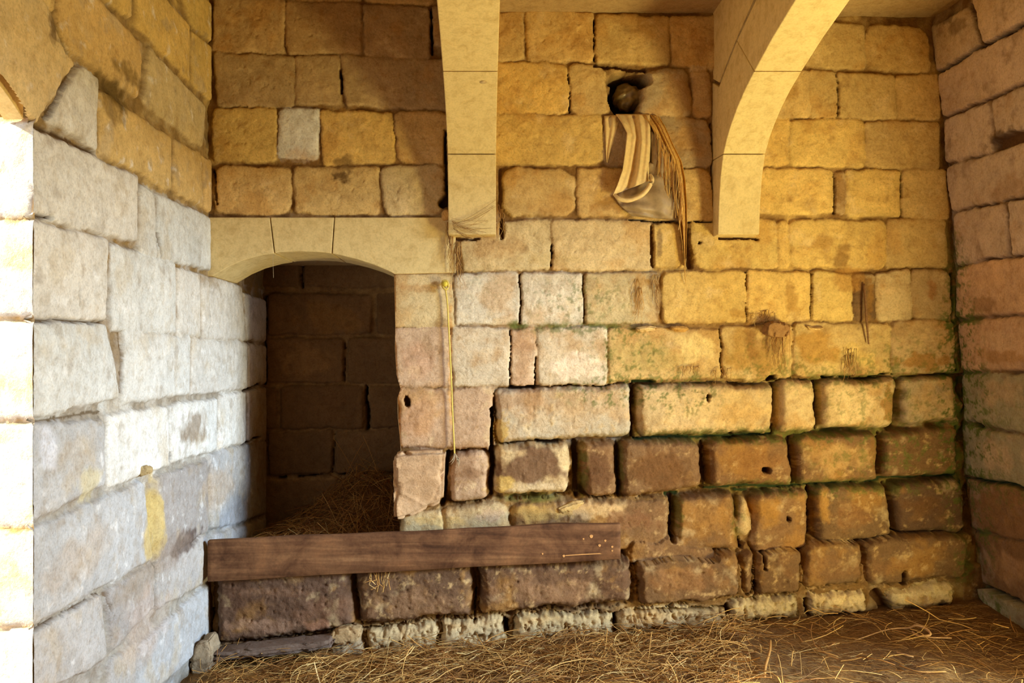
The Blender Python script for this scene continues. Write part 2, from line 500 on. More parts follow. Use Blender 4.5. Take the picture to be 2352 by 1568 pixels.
# ---------------------------------------------------------------- traced stones: eight numbers = four corners as seen from the camera
UP = dict(j=.012, r=.024, w=.014, c='a', g=.0075)
MID = dict(j=.014, r=.022, w=.014, c='p', e=.9, g=.006)
LOW = dict(j=.075, r=.038, w=.034, b=.014, c='e', e=1.2, fl=1)
BACK_STONES = [(UP, """
488 -60 651 -60 651 -6 488 -10
656 -60 830 -60 829 2 656 -3
838 -60 1012 -60 990 8 838 2
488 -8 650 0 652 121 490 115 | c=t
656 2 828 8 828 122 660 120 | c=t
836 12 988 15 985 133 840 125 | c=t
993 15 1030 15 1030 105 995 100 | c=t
1100 25 1203 25 1200 135 1100 140 | c=a
1210 22 1362 28 1362 140 1213 138
1371 33 1537 38 1535 145 1369 142
1541 38 1650 38 1650 155 1545 150
1850 52 1985 56 1988 156 1840 150
1994 56 2128 62 2141 164 1992 158 | r=.06
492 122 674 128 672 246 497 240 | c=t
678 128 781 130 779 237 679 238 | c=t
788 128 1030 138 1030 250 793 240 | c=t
1100 145 1302 146 1306 258 1100 257 | c=y r=.05
1308 148 1385 150 1404 258 1312 262 | r=.06
1482 160 1578 155 1593 263 1474 262 | c=g r=.05 p=.012 w=.04
1588 150 1625 151 1626 160 1588 160 | c=e r=.008
1590 163 1629 163 1633 268 1597 262 | c=t
1775 165 1857 165 1861 268 1770 268
1861 162 1920 165 1922 268 1864 268
1927 168 2055 172 2062 270 1930 268
2060 172 2156 172 2160 270 2066 270
490 249 632 250 634 370 490 370 | c=y
641 252 733 250 726 365 642 358 | c=l r=.03
738 255 900 257 902 370 742 378 | c=y
907 255 1030 258 1030 374 912 370 | r=.05
1100 262 1378 265 1384 372 1100 378 | c=y
1388 268 1626 272 1636 383 1388 382 | c=g r=.05
1740 272 1812 272 1812 378 1735 380 | c=y
1816 275 1983 275 1984 380 1818 380 | c=y
1990 278 2156 280 2160 384 1988 383
495 382 668 386 666 488 498 490 | r=.05
678 385 868 384 866 490 680 488
873 382 1020 380 1012 492 886 492 | c=f r=.045
1157 386 1316 390 1320 490 1157 492 | r=.07
1326 385 1436 392 1440 495 1330 495
1444 391 1632 390 1641 505 1445 500 | r=.05
1740 390 1912 390 1912 490 1745 490 | c=y
1918 394 1940 394 1940 490 1920 490 | c=t
1945 390 2067 391 2069 496 1945 495 | c=y
2075 390 2176 388 2179 500 2075 497
1056 515 1262 504 1262 618 1066 620 | c=f p=-.004
1268 505 1493 509 1497 618 1272 620 | c=f
1500 514 1565 514 1570 612 1503 612 | c=y
1588 510 1650 508 1784 512 1785 612 | c=y r=.02 p=-.004
1588 508 1786 508 1785 612 1600 613 | c=y r=.04 p=-.004
1789 508 1811 508 1811 612 1790 612 | c=y
1816 507 2033 508 2033 612 1818 612 | c=y r=.045
2040 504 2171 505 2178 612 2037 612
"""), (MID, """
908 630 1038 632 1040 749 908 749 | c=f j=.006 r=.01 e=.3 m=.4
1046 630 1190 628 1192 742 1046 742 | c=w
1198 628 1338 630 1338 743 1198 744 | c=w
1345 628 1511 628 1512 742 1345 742 | c=f
1520 625 1712 625 1714 738 1525 740 | c=y r=.035
1718 622 1860 625 1862 732 1716 738 | c=y
1866 622 1956 630 1962 735 1866 735 | c=y
1962 628 2008 628 2010 735 1966 735 | c=n e=1.6
2013 625 2091 620 2094 735 2017 735 | c=e
2096 620 2182 620 2186 729 2098 731 | c=t r=.035
908 755 1030 752 1035 886 912 885 | c=r
1036 752 1168 755 1170 884 1040 885 | c=p
1173 760 1230 758 1230 884 1175 884 | c=r
1235 755 1392 752 1392 880 1238 882 | c=p
1398 755 1655 757 1656 866 1398 874 | c=a
1660 752 1817 745 1819 866 1662 868 | c=a
1823 742 2046 745 2043 857 1826 860 | c=a r=.035
2050 740 2192 735 2196 852 2050 855 | c=t r=.035
915 892 1036 893 1037 1026 920 1024 | c=r w=.02
1040 893 1126 893 1128 1027 1040 1026 | c=r
"""), (LOW, """
1132 893 1452 882 1455 1002 1140 1018 | c=p
1464 884 1780 882 1778 990 1470 1002 | c=e
1787 872 1877 869 1881 986 1792 995 | c=e
1888 872 2063 868 2055 980 1892 984 | c=e
2070 864 2197 857 2201 968 2070 974 | c=g
1037 1038 1124 1035 1123 1150 1034 1156 | c=r
1138 1020 1311 1017 1309 1138 1134 1138 | c=e p=.03
1334 1018 1414 1015 1417 1142 1344 1143 | c=b p=.02
1426 1012 1612 1010 1618 1122 1428 1143 | c=b p=.03 r=.05
1629 1010 1815 1003 1824 1112 1632 1120 | c=b
1829 1000 2016 990 2023 1106 1831 1114 | c=b
2028 990 2202 978 2204 1092 2028 1100 | c=n
920 1180 1020 1172 1025 1225 915 1235 | c=f j=.03 p=.01
1010 1168 1165 1155 1170 1225 1015 1235 | c=e j=.03 r=.05 p=.01
1170 1156 1535 1146 1536 1262 1180 1280 | c=b j=.03 r=.05
1430 1220 1560 1225 1700 1290 1430 1300 | c=b j=.03 p=.02 m=2
1553 1142 1688 1130 1694 1262 1556 1270 | c=b
1692 1140 1720 1145 1728 1232 1694 1235 | c=e r=.04 p=-.015
1733 1130 1858 1121 1862 1262 1724 1275 | c=b
1870 1120 2036 1110 2056 1236 1878 1250 | c=n
2044 1112 2214 1098 2219 1222 2062 1228 | c=d
"""), (dict(j=.05, r=.045, w=.05, b=.02, c='n', e=1.5, p=.10, fl=1, m=1.5), """
488 1290 812 1290 822 1445 492 1490 | c=k fl=0 r=.03
816 1290 1088 1285 1090 1418 820 1440 | c=d r=.02
1094 1290 1452 1285 1458 1388 1100 1420 | c=d p=.11
1462 1285 1702 1272 1706 1374 1470 1398 | c=n j=.015 w=.03 b=.01
1706 1265 1734 1262 1732 1372 1708 1378 | c=n j=.015 w=.03 b=.01 p=.06
1738 1262 1850 1252 1844 1364 1736 1374 | c=n j=.015 w=.03 b=.01 p=.07
1853 1252 1985 1243 1982 1338 1850 1360 | c=n j=.015 w=.03 b=.01 p=.07
1988 1240 2228 1225 2225 1325 1988 1350 | c=n j=.015 w=.03 b=.01 p=.06
"""), (dict(j=.02, r=.035, w=.03, b=.012, c='f', e=2.2, p=.07, m=2.2), """
470 1470 760 1455 775 1530 440 1560 | c=d p=.06
752 1448 835 1438 838 1540 755 1545 | c=g p=.08
842 1440 1000 1432 1010 1540 845 1540 | c=e pit=.7
1005 1425 1162 1412 1166 1540 1010 1540 | c=e pit=.7
1172 1418 1406 1402 1408 1520 1180 1520 | c=f pit=.8
1412 1402 1652 1390 1662 1446 1418 1455 | c=f pit=1
1674 1382 1838 1368 1842 1424 1680 1434 | c=f pit=1
1855 1366 1990 1354 1998 1412 1860 1420 | c=f pit=1
2040 1356 2195 1335 2200 1388 2044 1404 | c=f pit=.8
""")]

BK = (60, 40, 22); GRN = (48, 60, 32); MUD = (104, 72, 42)
BACK_SLOTS = [(1038, 549, 1100, 549, 6, .03, MUD), (1655, 547, 1742, 549, 6, .03, MUD), 
    (1128, 940, 1130, 1026, 8, .10, BK), (1130, 1026, 1128, 1140, 12, .10, BK), (1028, 1040, 1016, 1160, 12, .12, BK),
    (1172, 889, 1228, 888, 9, .08, BK), (1230, 820, 1230, 884, 5, .05, BK), (1171, 760, 1172, 884, 3, .04, BK),
    (1456, 880, 1458, 1000, 10, .09, BK), (1455, 878, 1500, 876, 8, .07, GRN), (1236, 1013, 1284, 1014, 10, .09, BK), (1322, 1018, 1326, 1140, 14, .10, BK),
    (1420, 1016, 1424, 1140, 8, .09, BK), (1462, 1008, 1780, 998, 7, .08, GRN), (1619, 1015, 1625, 1115, 8, .09, BK),
    (1783, 884, 1784, 996, 5, .08, BK), (1882, 876, 1887, 985, 8, .09, BK), (2064, 872, 2063, 975, 8, .09, BK),
    (1825, 1005, 1827, 1110, 6, .09, BK), (2025, 992, 2026, 1100, 6, .09, BK), (1625, 1124, 1830, 1117, 7, .08, GRN), (1535, 1138, 1560, 1136, 10, .09, GRN),
    (1545, 1142, 1546, 1238, 13, .10, BK), (1693, 1130, 1722, 1132, 8, .07, GRN), (1864, 1122, 1868, 1228, 9, .10, BK), (2040, 1114, 2056, 1214, 8, .10, BK),
    (1832, 1116, 2030, 1106, 6, .08, GRN), (2032, 1102, 2205, 1094, 7, .08, GRN), (1700, 1238, 1702, 1256, 6, .06, BK),
    (1745, 1265, 1746, 1296, 9, .05, BK), (1730, 1330, 1729, 1370, 5, .02, BK), (2064, 1310, 2064, 1330, 14, .03, BK),
    (1091, 1350, 1092, 1416, 6, .02, BK), (1163, 1422, 1164, 1442, 12, .04, BK), (1408, 1402, 1410, 1450, 9, .05, BK), (1666, 1385, 1668, 1432, 12, .04, MUD),
    (1848, 1372, 1852, 1420, 9, .04, MUD), (2004, 1360, 2030, 1400, 22, .03, MUD), (820, 1440, 935, 1424, 4, .03, BK), (1455, 1396, 1660, 1388, 5, .06, BK),
    (484, 1330, 488, 1480, 5, .06, BK), (1656, 758, 1658, 866, 4, .04, BK), (1767, 870, 1780, 868, 12, .08, BK), (1890, 866, 1960, 864, 5, .07, GRN), (1985, 864, 2050, 858, 5, .07, GRN),
    (2190, 625, 2192, 735, 7, .05, GRN), (2196, 740, 2202, 850, 6, .05, GRN), (2204, 980, 2208, 1090, 6, .06, GRN), (2218, 1105, 2222, 1220, 6, .05, GRN),
    (783, 160, 784, 210, 6, .05, BK), (1023, 300, 1024, 470, 7, .06, BK), (1014, 470, 1022, 455, 16, .06, BK), (487, 390, 500, 470, 5, .05, BK), (1266, 560, 1268, 612, 5, .05, BK),
    (1366, 45, 1366, 138, 4, .04, BK), (1307, 170, 1308, 255, 3, .04, BK), (1636, 285, 1640, 470, 6, .05, BK), (1580, 530, 1585, 610, 14, .05, MUD), (1497, 520, 1500, 612, 8, .03, MUD),
    (1150, 500, 1153, 545, 9, .05, MUD), (1148, 390, 1150, 500, 10, .03, MUD), (1445, 505, 1640, 508, 4, .04, BK), (990, 20, 993, 120, 6, .06, BK),
    (1916, 400, 1915, 490, 6, .04, BK), (2072, 395, 2073, 490, 4, .03, BK), (1922, 170, 1926, 262, 4, .03, BK), (1713, 628, 1715, 735, 3, .03, MUD), (1340, 632, 1341, 742, 4, .03, MUD), (1194, 632, 1195, 742, 4, .04, MUD), (1864, 628, 1865, 732, 4, .03, MUD),
    (1370, 150, 1480, 158, 10, .05, MUD)]
BACK_HOLES = [(1627, 915, 5, 6, .06), (1762, 1082, 10, 8, .07), (934, 922, 7, 13, .05), (1810, 1190, 5, 6, .03), (1612, 559, 4, 3, .03), (1436, 224, 34, 40, .30), (1446, 184, 46, 20, .24)]
BACK_STAINS_SHADE = [
    # dark worn faces on the pillowed blocks
    (1228, 1072, 80, 48, (112, 78, 54), .9, 3.0), (1235, 1118, 78, 16, (222, 198, 160), .65, 2.0), (1377, 1080, 34, 50, (112, 78, 50), .9, 3), (1520, 1072, 92, 50, (118, 82, 48), .9, 3),
    (1725, 1060, 84, 44, (148, 104, 60), .6, 2), (1160, 1110, 22, 26, (214, 176, 96), .8, 3), (1152, 990, 20, 40, (214, 176, 96), .8, 4),
    (1300, 940, 150, 50, (204, 172, 130), .5, 2), (1200, 920, 70, 40, (180, 136, 92), .6, 2), (1235, 830, 130, 40, (228, 204, 170), .5, 2), (1330, 840, 60, 36, (236, 212, 184), .9, 4),
    (1640, 940, 130, 48, (224, 192, 136), .75, 3), (1560, 985, 60, 18, (214, 180, 130), .6, 2), (1700, 950, 60, 36, (204, 160, 96), .5, 2), (1960, 930, 62, 46, (220, 192, 144), .8, 3), (2040, 930, 18, 44, (160, 116, 56), .8, 4),
    (2130, 920, 46, 42, (196, 160, 112), .6, 2), (1930, 1050, 80, 40, (190, 152, 98), .7, 2.5), (2010, 1040, 14, 50, (138, 98, 52), .7, 3),
    (1080, 1085, 38, 22, (130, 92, 60), .7, 2), (1060, 1060, 30, 60, (150, 112, 78), .5, 2), (960, 960, 46, 60, (196, 150, 112), .5, 2), (960, 830, 44, 50, (190, 146, 112), .55, 2),
    (1200, 820, 26, 56, (176, 132, 90), .6, 2.5), (1590, 800, 55, 36, (232, 202, 134), .8, 3), (1480, 820, 90, 40, (182, 156, 92), .6, 2), (1700, 810, 40, 54, (176, 134, 66), .7, 2.5), (1960, 820, 60, 36, (216, 184, 112), .7, 2.5),
    (1880, 800, 52, 50, (176, 128, 52), .7, 2.5), (2120, 770, 60, 26, (196, 166, 120), .7, 3), (2120, 830, 66, 22, (160, 116, 58), .8, 3), (1770, 830, 46, 40, (190, 156, 86), .5, 2),
    # dust runs, soot, roots, and the sheet's shadow painted at its lower left
    (787, 405, 24, 16, (96, 68, 36), .85, 2), (795, 375, 30, 22, (104, 74, 40), .7, 2), (1110, 520, 70, 34, (150, 112, 62), .6, 2), (1150, 570, 70, 40, (176, 134, 80), .55, 2), (1050, 560, 10, 90, (136, 98, 54), .8, 2),
    (1465, 690, 14, 60, (168, 124, 62), .7, 2), (1512, 690, 9, 70, (142, 104, 60), .8, 2), (1480, 650, 40, 14, (170, 128, 66), .6, 2), (1820, 690, 20, 46, (164, 118, 52), .6, 2), (1950, 640, 40, 40, (178, 128, 60), .6, 2),
    (1975, 700, 9, 56, (122, 92, 62), .7, 2), (1998, 690, 10, 60, (150, 108, 54), .7, 2), (1725, 780, 16, 60, (150, 106, 56), .7, 2), (1740, 815, 34, 56, (156, 116, 60), .6, 2), (1960, 850, 22, 40, (140, 104, 66), .7, 2),
    (1515, 560, 8, 50, (130, 104, 72), .7, 2), (1930, 440, 18, 60, (142, 100, 48), .6, 2), (1890, 560, 30, 26, (160, 116, 56), .6, 2), (1930, 590, 26, 34, (134, 96, 50), .7, 2), (1700, 720, 30, 14, (172, 128, 60), .6, 2), (1640, 200, 20, 50, (160, 118, 62), .4, 2),
    (1400, 470, 50, 26, (158, 112, 56), .6, 2), (1800, 200, 30, 40, (176, 130, 56), .5, 2), (960, 662, 60, 12, (188, 144, 92), .6, 2), (1035, 840, 5, 210, (206, 156, 90), .7, 3), (1270, 595, 80, 16, (196, 168, 112), .4, 2), (2140, 665, 16, 24, (150, 100, 56), .7, 2),
    # lower courses
    (1350, 1170, 90, 22, (222, 184, 130), .8, 3), (1240, 1175, 80, 22, (214, 172, 96), .7, 2), (1450, 1195, 70, 26, (138, 96, 64), .7, 2), (1130, 1180, 34, 20, (206, 172, 138), .7, 2.5), (1010, 1195, 80, 14, (226, 186, 116), .7, 2),
    (1610, 1180, 55, 40, (182, 134, 70), .5, 2), (1760, 1170, 40, 36, (188, 138, 66), .7, 2), (1890, 1160, 18, 46, (186, 138, 70), .7, 2.5), (1960, 1180, 60, 36, (148, 104, 62), .6, 2), (2120, 1160, 60, 30, (110, 76, 46), .7, 2),
    (560, 1360, 60, 60, (88, 60, 42), .5, 2), (620, 1420, 100, 18, (158, 124, 100), .6, 2.5), (760, 1390, 70, 40, (128, 92, 68), .5, 2), (640, 1345, 100, 12, (134, 102, 80), .5, 2), (740, 1420, 40, 16, (162, 118, 92), .7, 3),
    (960, 1370, 110, 40, (152, 116, 84), .6, 2), (1260, 1340, 140, 34, (160, 122, 88), .6, 2), (1300, 1390, 120, 14, (84, 58, 44), .6, 2), (1560, 1320, 100, 36, (160, 112, 66), .5, 2), (1930, 1290, 160, 36, (140, 100, 62), .5, 2),
    (680, 1490, 120, 16, (104, 84, 66), .7, 2), (1000, 1470, 120, 18, (150, 126, 92), .6, 2), (1900, 1395, 30, 12, (130, 96, 60), .6, 2), (2100, 1370, 60, 14, (190, 150, 96), .5, 2), (2150, 1380, 12, 14, (70, 46, 40), .8, 3)]
BACK_MOSS = [(1330, 690, 160, 70, .55, .1), (1190, 745, 30, 14, .8, .4), (1330, 755, 160, 20, .6, .35), (1440, 810, 120, 90, .65, .1), (1400, 900, 140, 50, .75, .1), (1560, 900, 130, 70, .75, .1), (1900, 860, 260, 60, .5, .3),
             (2090, 820, 130, 80, .45, .1), (2030, 940, 190, 90, .5, .25), (2195, 900, 56, 420, .95, .35), (1730, 1000, 360, 26, .7, .5), (1900, 1120, 340, 30, .6, .45), (1960, 1040, 150, 70, .5, .1), (2110, 1050, 110, 70, .6, .1), (1220, 1145, 90, 14, .6, .5),
             (1340, 1080, 14, 80, .6, .6), (1426, 1080, 10, 80, .6, .6), (1750, 820, 100, 70, .35, .1), (1560, 1180, 16, 60, .6, .6), (2205, 1290, 40, 60, .7, .3), (1690, 1190, 30, 60, .5, .3), (1110, 650, 80, 60, .2, 0)]

# ---- the back wall and its niche
NICHE_PX = [(380, 628), (488, 634), (525, 612), (560, 597), (600, 586), (640, 579), (690, 577), (740, 579), (775, 584), (820, 595), (860, 608), (890, 621), (905, 630),
            (907, 700), (908, 750), (907, 800), (911, 860), (920, 893), (913, 915), (914, 960), (920, 1022), (921, 1100), (921, 1180), (917, 1225), (917, 1300), (380, 1300)]
bk = Back(YB)
NP = np.stack(bk.st([p[0] for p in NICHE_PX], [p[1] for p in NICHE_PX]), -1)
LINTEL_PX = [(380, 503), (1040, 503), (1040, 624), (380, 624)]
LP = np.stack(bk.st([p[0] for p in LINTEL_PX], [p[1] for p in LINTEL_PX]), -1)
def back_open(S, T): return np.maximum(poly_sd(NP, S, T), poly_sd(LP, S, T))
wall_back = structure(relief('wall_back', bk, (-1.47, 2.62, -.16, 3.34), .0056, BACK_STONES, BACK_STAINS_SHADE, BACK_SLOTS, BACK_HOLES, BACK_MOSS, back_open, (130, 96, 54), 3,
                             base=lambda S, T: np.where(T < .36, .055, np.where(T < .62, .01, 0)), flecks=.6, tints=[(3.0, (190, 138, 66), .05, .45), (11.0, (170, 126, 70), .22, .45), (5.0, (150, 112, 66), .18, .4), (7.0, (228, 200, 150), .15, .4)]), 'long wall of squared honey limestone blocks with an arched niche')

def strip(name, pts, y0, y1, mat, parent, rgb, n=14, flip=False, seed=0):
    """reveal of an opening: outline (X,Z) swept along Y"""
    P = np.asarray(pts, float); out = []
    for a, b in zip(P[:-1], P[1:]):
        k = max(1, int(np.hypot(*(b - a)) / .02))
        out += [a + (b - a) * i / k for i in range(k)]
    out.append(P[-1]); P = np.array(out)
    ys = np.linspace(y0, y1, n)
    V = np.stack([np.repeat(P[:, 0], n), np.tile(ys, len(P)), np.repeat(P[:, 1], n)], -1)
    nn = fbm(V[:, 1] * 3 + V[:, 0], V[:, 2], 9, 3, seed)
    C = lin(rgb) * (1 + .3 * nn[:, None])
    I = np.arange(len(V)).reshape(len(P), n)
    fc = np.stack([I[:-1, :-1], I[1:, :-1], I[1:, 1:], I[:-1, 1:]], -1).reshape(-1, 4)
    if flip: fc = fc[:, ::-1]
    return link(name, np_mesh(name, V, fc, C), mat, parent)
strip('jamb', NP[12:25] + np.array([.001, 0]), YB - .004, YN + .05, M_STONE, wall_back, (176, 136, 88), seed=4)

# ---- wall at the back of the niche
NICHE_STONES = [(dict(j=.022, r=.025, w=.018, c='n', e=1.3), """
560 600 690 600 690 660 560 655
697 600 960 600 960 663 697 660
560 672 607 672 607 768 560 768
613 672 853 674 854 768 613 770
864 674 960 674 960 768 864 768
560 775 605 775 605 880 560 880
610 775 788 777 790 880 612 880
797 775 960 775 960 880 797 880
560 886 636 888 636 985 560 985
642 886 834 883 837 985 642 985
848 885 960 885 960 985 850 985
560 992 605 992 605 1090 560 1090
612 992 762 988 765 1088 615 1093
768 988 960 985 960 1085 770 1088
560 1104 960 1100 960 1240 560 1240
560 540 960 540 960 594 560 594
""")]
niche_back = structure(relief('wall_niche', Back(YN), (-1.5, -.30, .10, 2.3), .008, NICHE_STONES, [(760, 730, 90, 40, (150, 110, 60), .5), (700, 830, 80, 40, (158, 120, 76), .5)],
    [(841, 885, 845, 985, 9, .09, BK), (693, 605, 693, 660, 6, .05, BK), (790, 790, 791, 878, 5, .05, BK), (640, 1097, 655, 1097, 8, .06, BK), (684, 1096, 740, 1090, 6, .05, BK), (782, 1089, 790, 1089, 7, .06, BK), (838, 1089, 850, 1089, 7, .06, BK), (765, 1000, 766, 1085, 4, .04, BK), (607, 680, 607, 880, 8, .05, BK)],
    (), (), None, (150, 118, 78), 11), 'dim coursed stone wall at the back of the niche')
nf = box('floor_niche', -1.5, -.30, 4.33, 5.5, .12, .30, M_PLAIN); structure(nf, 'raised stone floor inside the arched niche')
nc = box('ceiling_niche', -1.6, -.25, 4.72, 5.6, 2.02, 2.2, M_SLAB); structure(nc, 'stone slab roofing the niche')

# ---- left wall
LS = dict(j=.016, r=.022, w=.013, c='l', e=.8, g=.0015)
LEFT_STONES = [(dict(LS, c='y'), """
138 -93 330 100 318 228 135 100 | c=a
190 -90 306 -14 304 45 235 -6
312 -85 437 58 437 188 316 62 | c=y
441 66 487 108 487 236 441 194
400 -80 487 8 487 98 438 52
20 -130 130 -10 126 88 98 -6 | c=a
345 108 475 244 467 342 328 236 | c=f
229 202 392 314 396 440 228 350 | c=a
402 318 462 352 468 478 400 442 | c=a
466 356 487 366 487 490 471 480 | c=a
30 -150 174 148 86 280 -80 80 | c=f r=.01 e=.3
188 152 228 180 224 345 102 274 | c=l
"""), (LS, """
60 285 319 405 316 560 60 492 | r=.012
325 422 358 446 362 592 318 578 | c=l
362 442 485 500 485 622 365 592 | c=l
60 502 250 548 246 738 60 724
256 560 405 602 405 766 256 756
409 612 460 628 462 776 409 770 | c=l
464 630 556 658 566 782 466 778 | c=l
60 733 245 742 279 915 60 962
285 754 438 772 436 906 285 926
443 776 568 785 568 892 440 906
572 790 612 795 612 880 572 890
560 672 612 690 612 786 568 782
60 973 240 962 244 1112 60 1203 | c=s
247 950 386 932 390 1070 247 1120
391 930 500 914 498 1032 391 1064
504 908 565 897 565 1018 504 1030 | c=l
570 896 612 890 612 1010 570 1018
60 1219 330 1104 352 1285 60 1446 | c=s
360 1098 480 1056 478 1222 362 1294 | c=q
484 1040 612 1010 612 1180 490 1215 | c=s
60 1456 236 1362 248 1510 60 1620 | c=s
246 1356 356 1292 356 1396 260 1492 | c=q
362 1290 476 1226 480 1332 364 1398 | c=s
325 1480 482 1338 484 1470 318 1620 | c=s
254 1512 318 1474 310 1640 240 1660 | c=s
495 1225 612 1190 612 1330 495 1330 | c=s
""")]
LEFT_STAINS_SHADE = [(265, 215, 40, 40, (90, 70, 34), .85, 2), (290, 170, 40, 26, (104, 80, 36), .6, 2), (255, 250, 30, 36, (120, 92, 44), .6, 2), (122, 60, 14, 50, (92, 66, 36), .8, 2), (355, 1200, 24, 100, (206, 178, 104), .75, 3),
               (425, 1245, 40, 30, (84, 66, 58), .85, 2), (400, 1260, 50, 50, (150, 132, 118), .5, 2), (205, 1110, 24, 60, (206, 190, 140), .6, 2), (440, 985, 34, 40, (128, 104, 74), .7, 2), (330, 1330, 60, 50, (158, 142, 124), .6, 2),
               (180, 1040, 60, 60, (176, 160, 138), .5, 2), (110, 1030, 30, 60, (226, 226, 236), .5, 2), (180, 1280, 90, 70, (186, 168, 148), .5, 2), (520, 720, 40, 90, (206, 196, 182), .4, 2), (340, 1440, 60, 90, (200, 176, 160), .4, 2), (500, 1120, 40, 60, (186, 160, 130), .5, 2),
               (480, 640, 30, 20, (156, 130, 90), .5, 2), (500, 1340, 30, 120, (190, 170, 150), .5, 2), (540, 720, 22, 50, (196, 182, 160), .4, 2), (640, 900, 60, 400, (146, 104, 44), .6, 2)]  # last, widest patch is shade painted on the wall inside the niche
LEFT_SLOTS = [(82, 286, 222, 350, 7, .03, (84, 60, 34)), (60, 496, 120, 500, 6, .03, (84, 60, 34)), (60, 729, 244, 741, 5, .03, (96, 74, 50)), (76, 968, 240, 945, 5, .02, (110, 94, 74)), (128, 60, 150, 118, 10, .03, (70, 50, 26)), (150, 118, 180, 150, 9, .03, (76, 54, 28)),
              (76, 1448, 236, 1362, 4, .02, (96, 78, 60)), (360, 1290, 362, 1390, 5, .04, (70, 56, 44)), (492, 1035, 480, 1110, 6, .03, (92, 70, 48)), (250, 570, 252, 690, 5, .02, (120, 96, 60)), (282, 760, 284, 900, 5, .02, (110, 86, 56)), (365, 540, 372, 590, 7, .02, (104, 78, 44)), (180, 660, 182, 700, 4, .02, (120, 98, 70)),
              (478, 660, 482, 740, 5, .02, (130, 110, 80)), (180, 150, 108, 270, 6, .02, (104, 78, 44)), (560, 898, 600, 880, 8, .03, BK), (560, 1020, 600, 1000, 7, .03, BK), (248, 1365, 262, 1420, 6, .02, (120, 100, 80))]
AC, AH, AS, AR = YJ - .42, .42, 2.18, .13       # doorway arch: centre, half span, springing height, rise
def arch_z(y): return AS + AR * (1 - ((y - AC) / AH) ** 2)
def left_open(S, T):
    a = np.minimum(YJ - S, S - (AC - AH))
    return np.minimum(a, arch_z(S) - T)
wall_left = structure(relief('wall_left', Left(), (YJ - .0062 * 90, YN + .06, -.2, 3.34), .0062, LEFT_STONES, LEFT_STAINS_SHADE, LEFT_SLOTS, [(390, 1050, 5, 12, .03)], (), left_open, (142, 114, 72), 5, mat=M_PALE, mortar_low=((158, 150, 138), 1.0, 1.75), tints=[(4.0, (196, 178, 148), .08, .45), (8.0, (158, 142, 122), .16, .45), (12.0, (244, 242, 240), .2, .5)]), 'pale limestone side wall ending at an arched doorway')
# thickness of that wall around the doorway
JS = [(dict(j=.008, r=.012, w=.012, c='l', e=.6), """
-360 280 110 280 72 496 -360 496
-360 504 110 504 110 724 -360 724
-360 734 110 734 110 962 -360 962
-360 972 110 972 110 1206 -360 1206
-360 1216 110 1214 110 1438 -360 1444
-360 1450 110 1446 110 1660 -360 1660
""")]
structure(relief('wall_left_jamb', Back(YJ), (-1.56, XL + .002, -.2, AS + .01), .010, JS, (), (), (), (), None, (206, 170, 110), 8, tints=[(5.0, (232, 204, 140), .0, .6)]), 'sunlit end face of the pale side wall beside the doorway')
ya = np.linspace(AC - AH, YJ, 40)
so = [(y, arch_z(y)) for y in ya]
o = prism('wall_left_over_doorway', so + [(YJ, 3.34), (AC - AH, 3.34)], 'x', -1.50, XL - .03, M_DRESSED); structure(o)
o = box('wall_left_front', -1.56, XL, -.66, AC - AH, -.2, 3.34, M_PLAIN); structure(o)
o = box('wall_left_core', -1.96, XL - .14, YJ + .05, YN + .2, -.2, 3.34, M_PLAIN); structure(o)
o = prism('wall_left_top', [(AC - AH, arch_z(AC - AH) + .28), (YJ - .0062 * 90, 2.62), (YJ - .0062 * 90, 3.34), (AC - AH, 3.34)], 'x', XL - .05, XL, M_PLAIN); structure(o)
ring = [(y, arch_z(y)) for y in np.linspace(AC - AH, YJ - .0062 * 90, 24)]
o = prism('wall_left_arch', ring + [(y, z + .3) for y, z in ring[::-1]], 'x', XL - .05, XL + .001, M_DRESSED); structure(o)

# ---- right wall with a narrow doorway beside the camera
RS = dict(j=.016, r=.026, w=.016, c='m', e=.9, g=.004)
RIGHT_STONES = [(RS, """
2138 62 2222 15 2252 108 2148 163
2228 -20 2420 -125 2420 16 2258 103
2151 170 2420 26 2420 158 2164 268
2166 275 2268 235 2280 345 2170 376
2275 232 2420 170 2420 296 2290 342
2172 385 2420 308 2420 436 2184 485
2186 493 2305 468 2318 588 2196 608
2312 466 2420 442 2420 566 2325 586
2196 615 2420 576 2420 714 2194 728 | c=r
2198 738 2420 722 2420 852 2206 850 | c=r
2208 858 2420 864 2420 1010 2212 965 | c=v
2210 975 2420 1018 2420 1132 2212 1088 | c=v
2218 1100 2420 1142 2420 1258 2230 1212 | c=b
2235 1222 2420 1266 2420 1415 2243 1332 | c=b
2240 1345 2420 1425 2420 1500 2250 1382 | c=v p=.05
""")]
RIGHT_STAINS = [(2300, 320, 44, 24, (92, 70, 52), .8, 2), (2200, 60, 30, 20, (110, 84, 60), .6, 2), (2180, 40, 20, 16, (90, 70, 56), .6, 2), (2260, 700, 40, 24, (140, 104, 70), .6, 2), (2300, 780, 60, 26, (206, 176, 140), .5, 2), (2300, 820, 80, 20, (158, 116, 66), .6, 2.5),
                (2300, 900, 60, 40, (198, 166, 128), .5, 2), (2290, 1050, 70, 40, (206, 176, 138), .6, 2), (2300, 1170, 60, 40, (140, 104, 62), .5, 2), (2320, 1300, 50, 40, (186, 146, 102), .6, 2), (2240, 1290, 18, 50, (196, 186, 150), .6, 2), (2300, 1400, 40, 20, (206, 200, 170), .6, 2), (2320, 430, 60, 40, (150, 112, 70), .4, 2)]
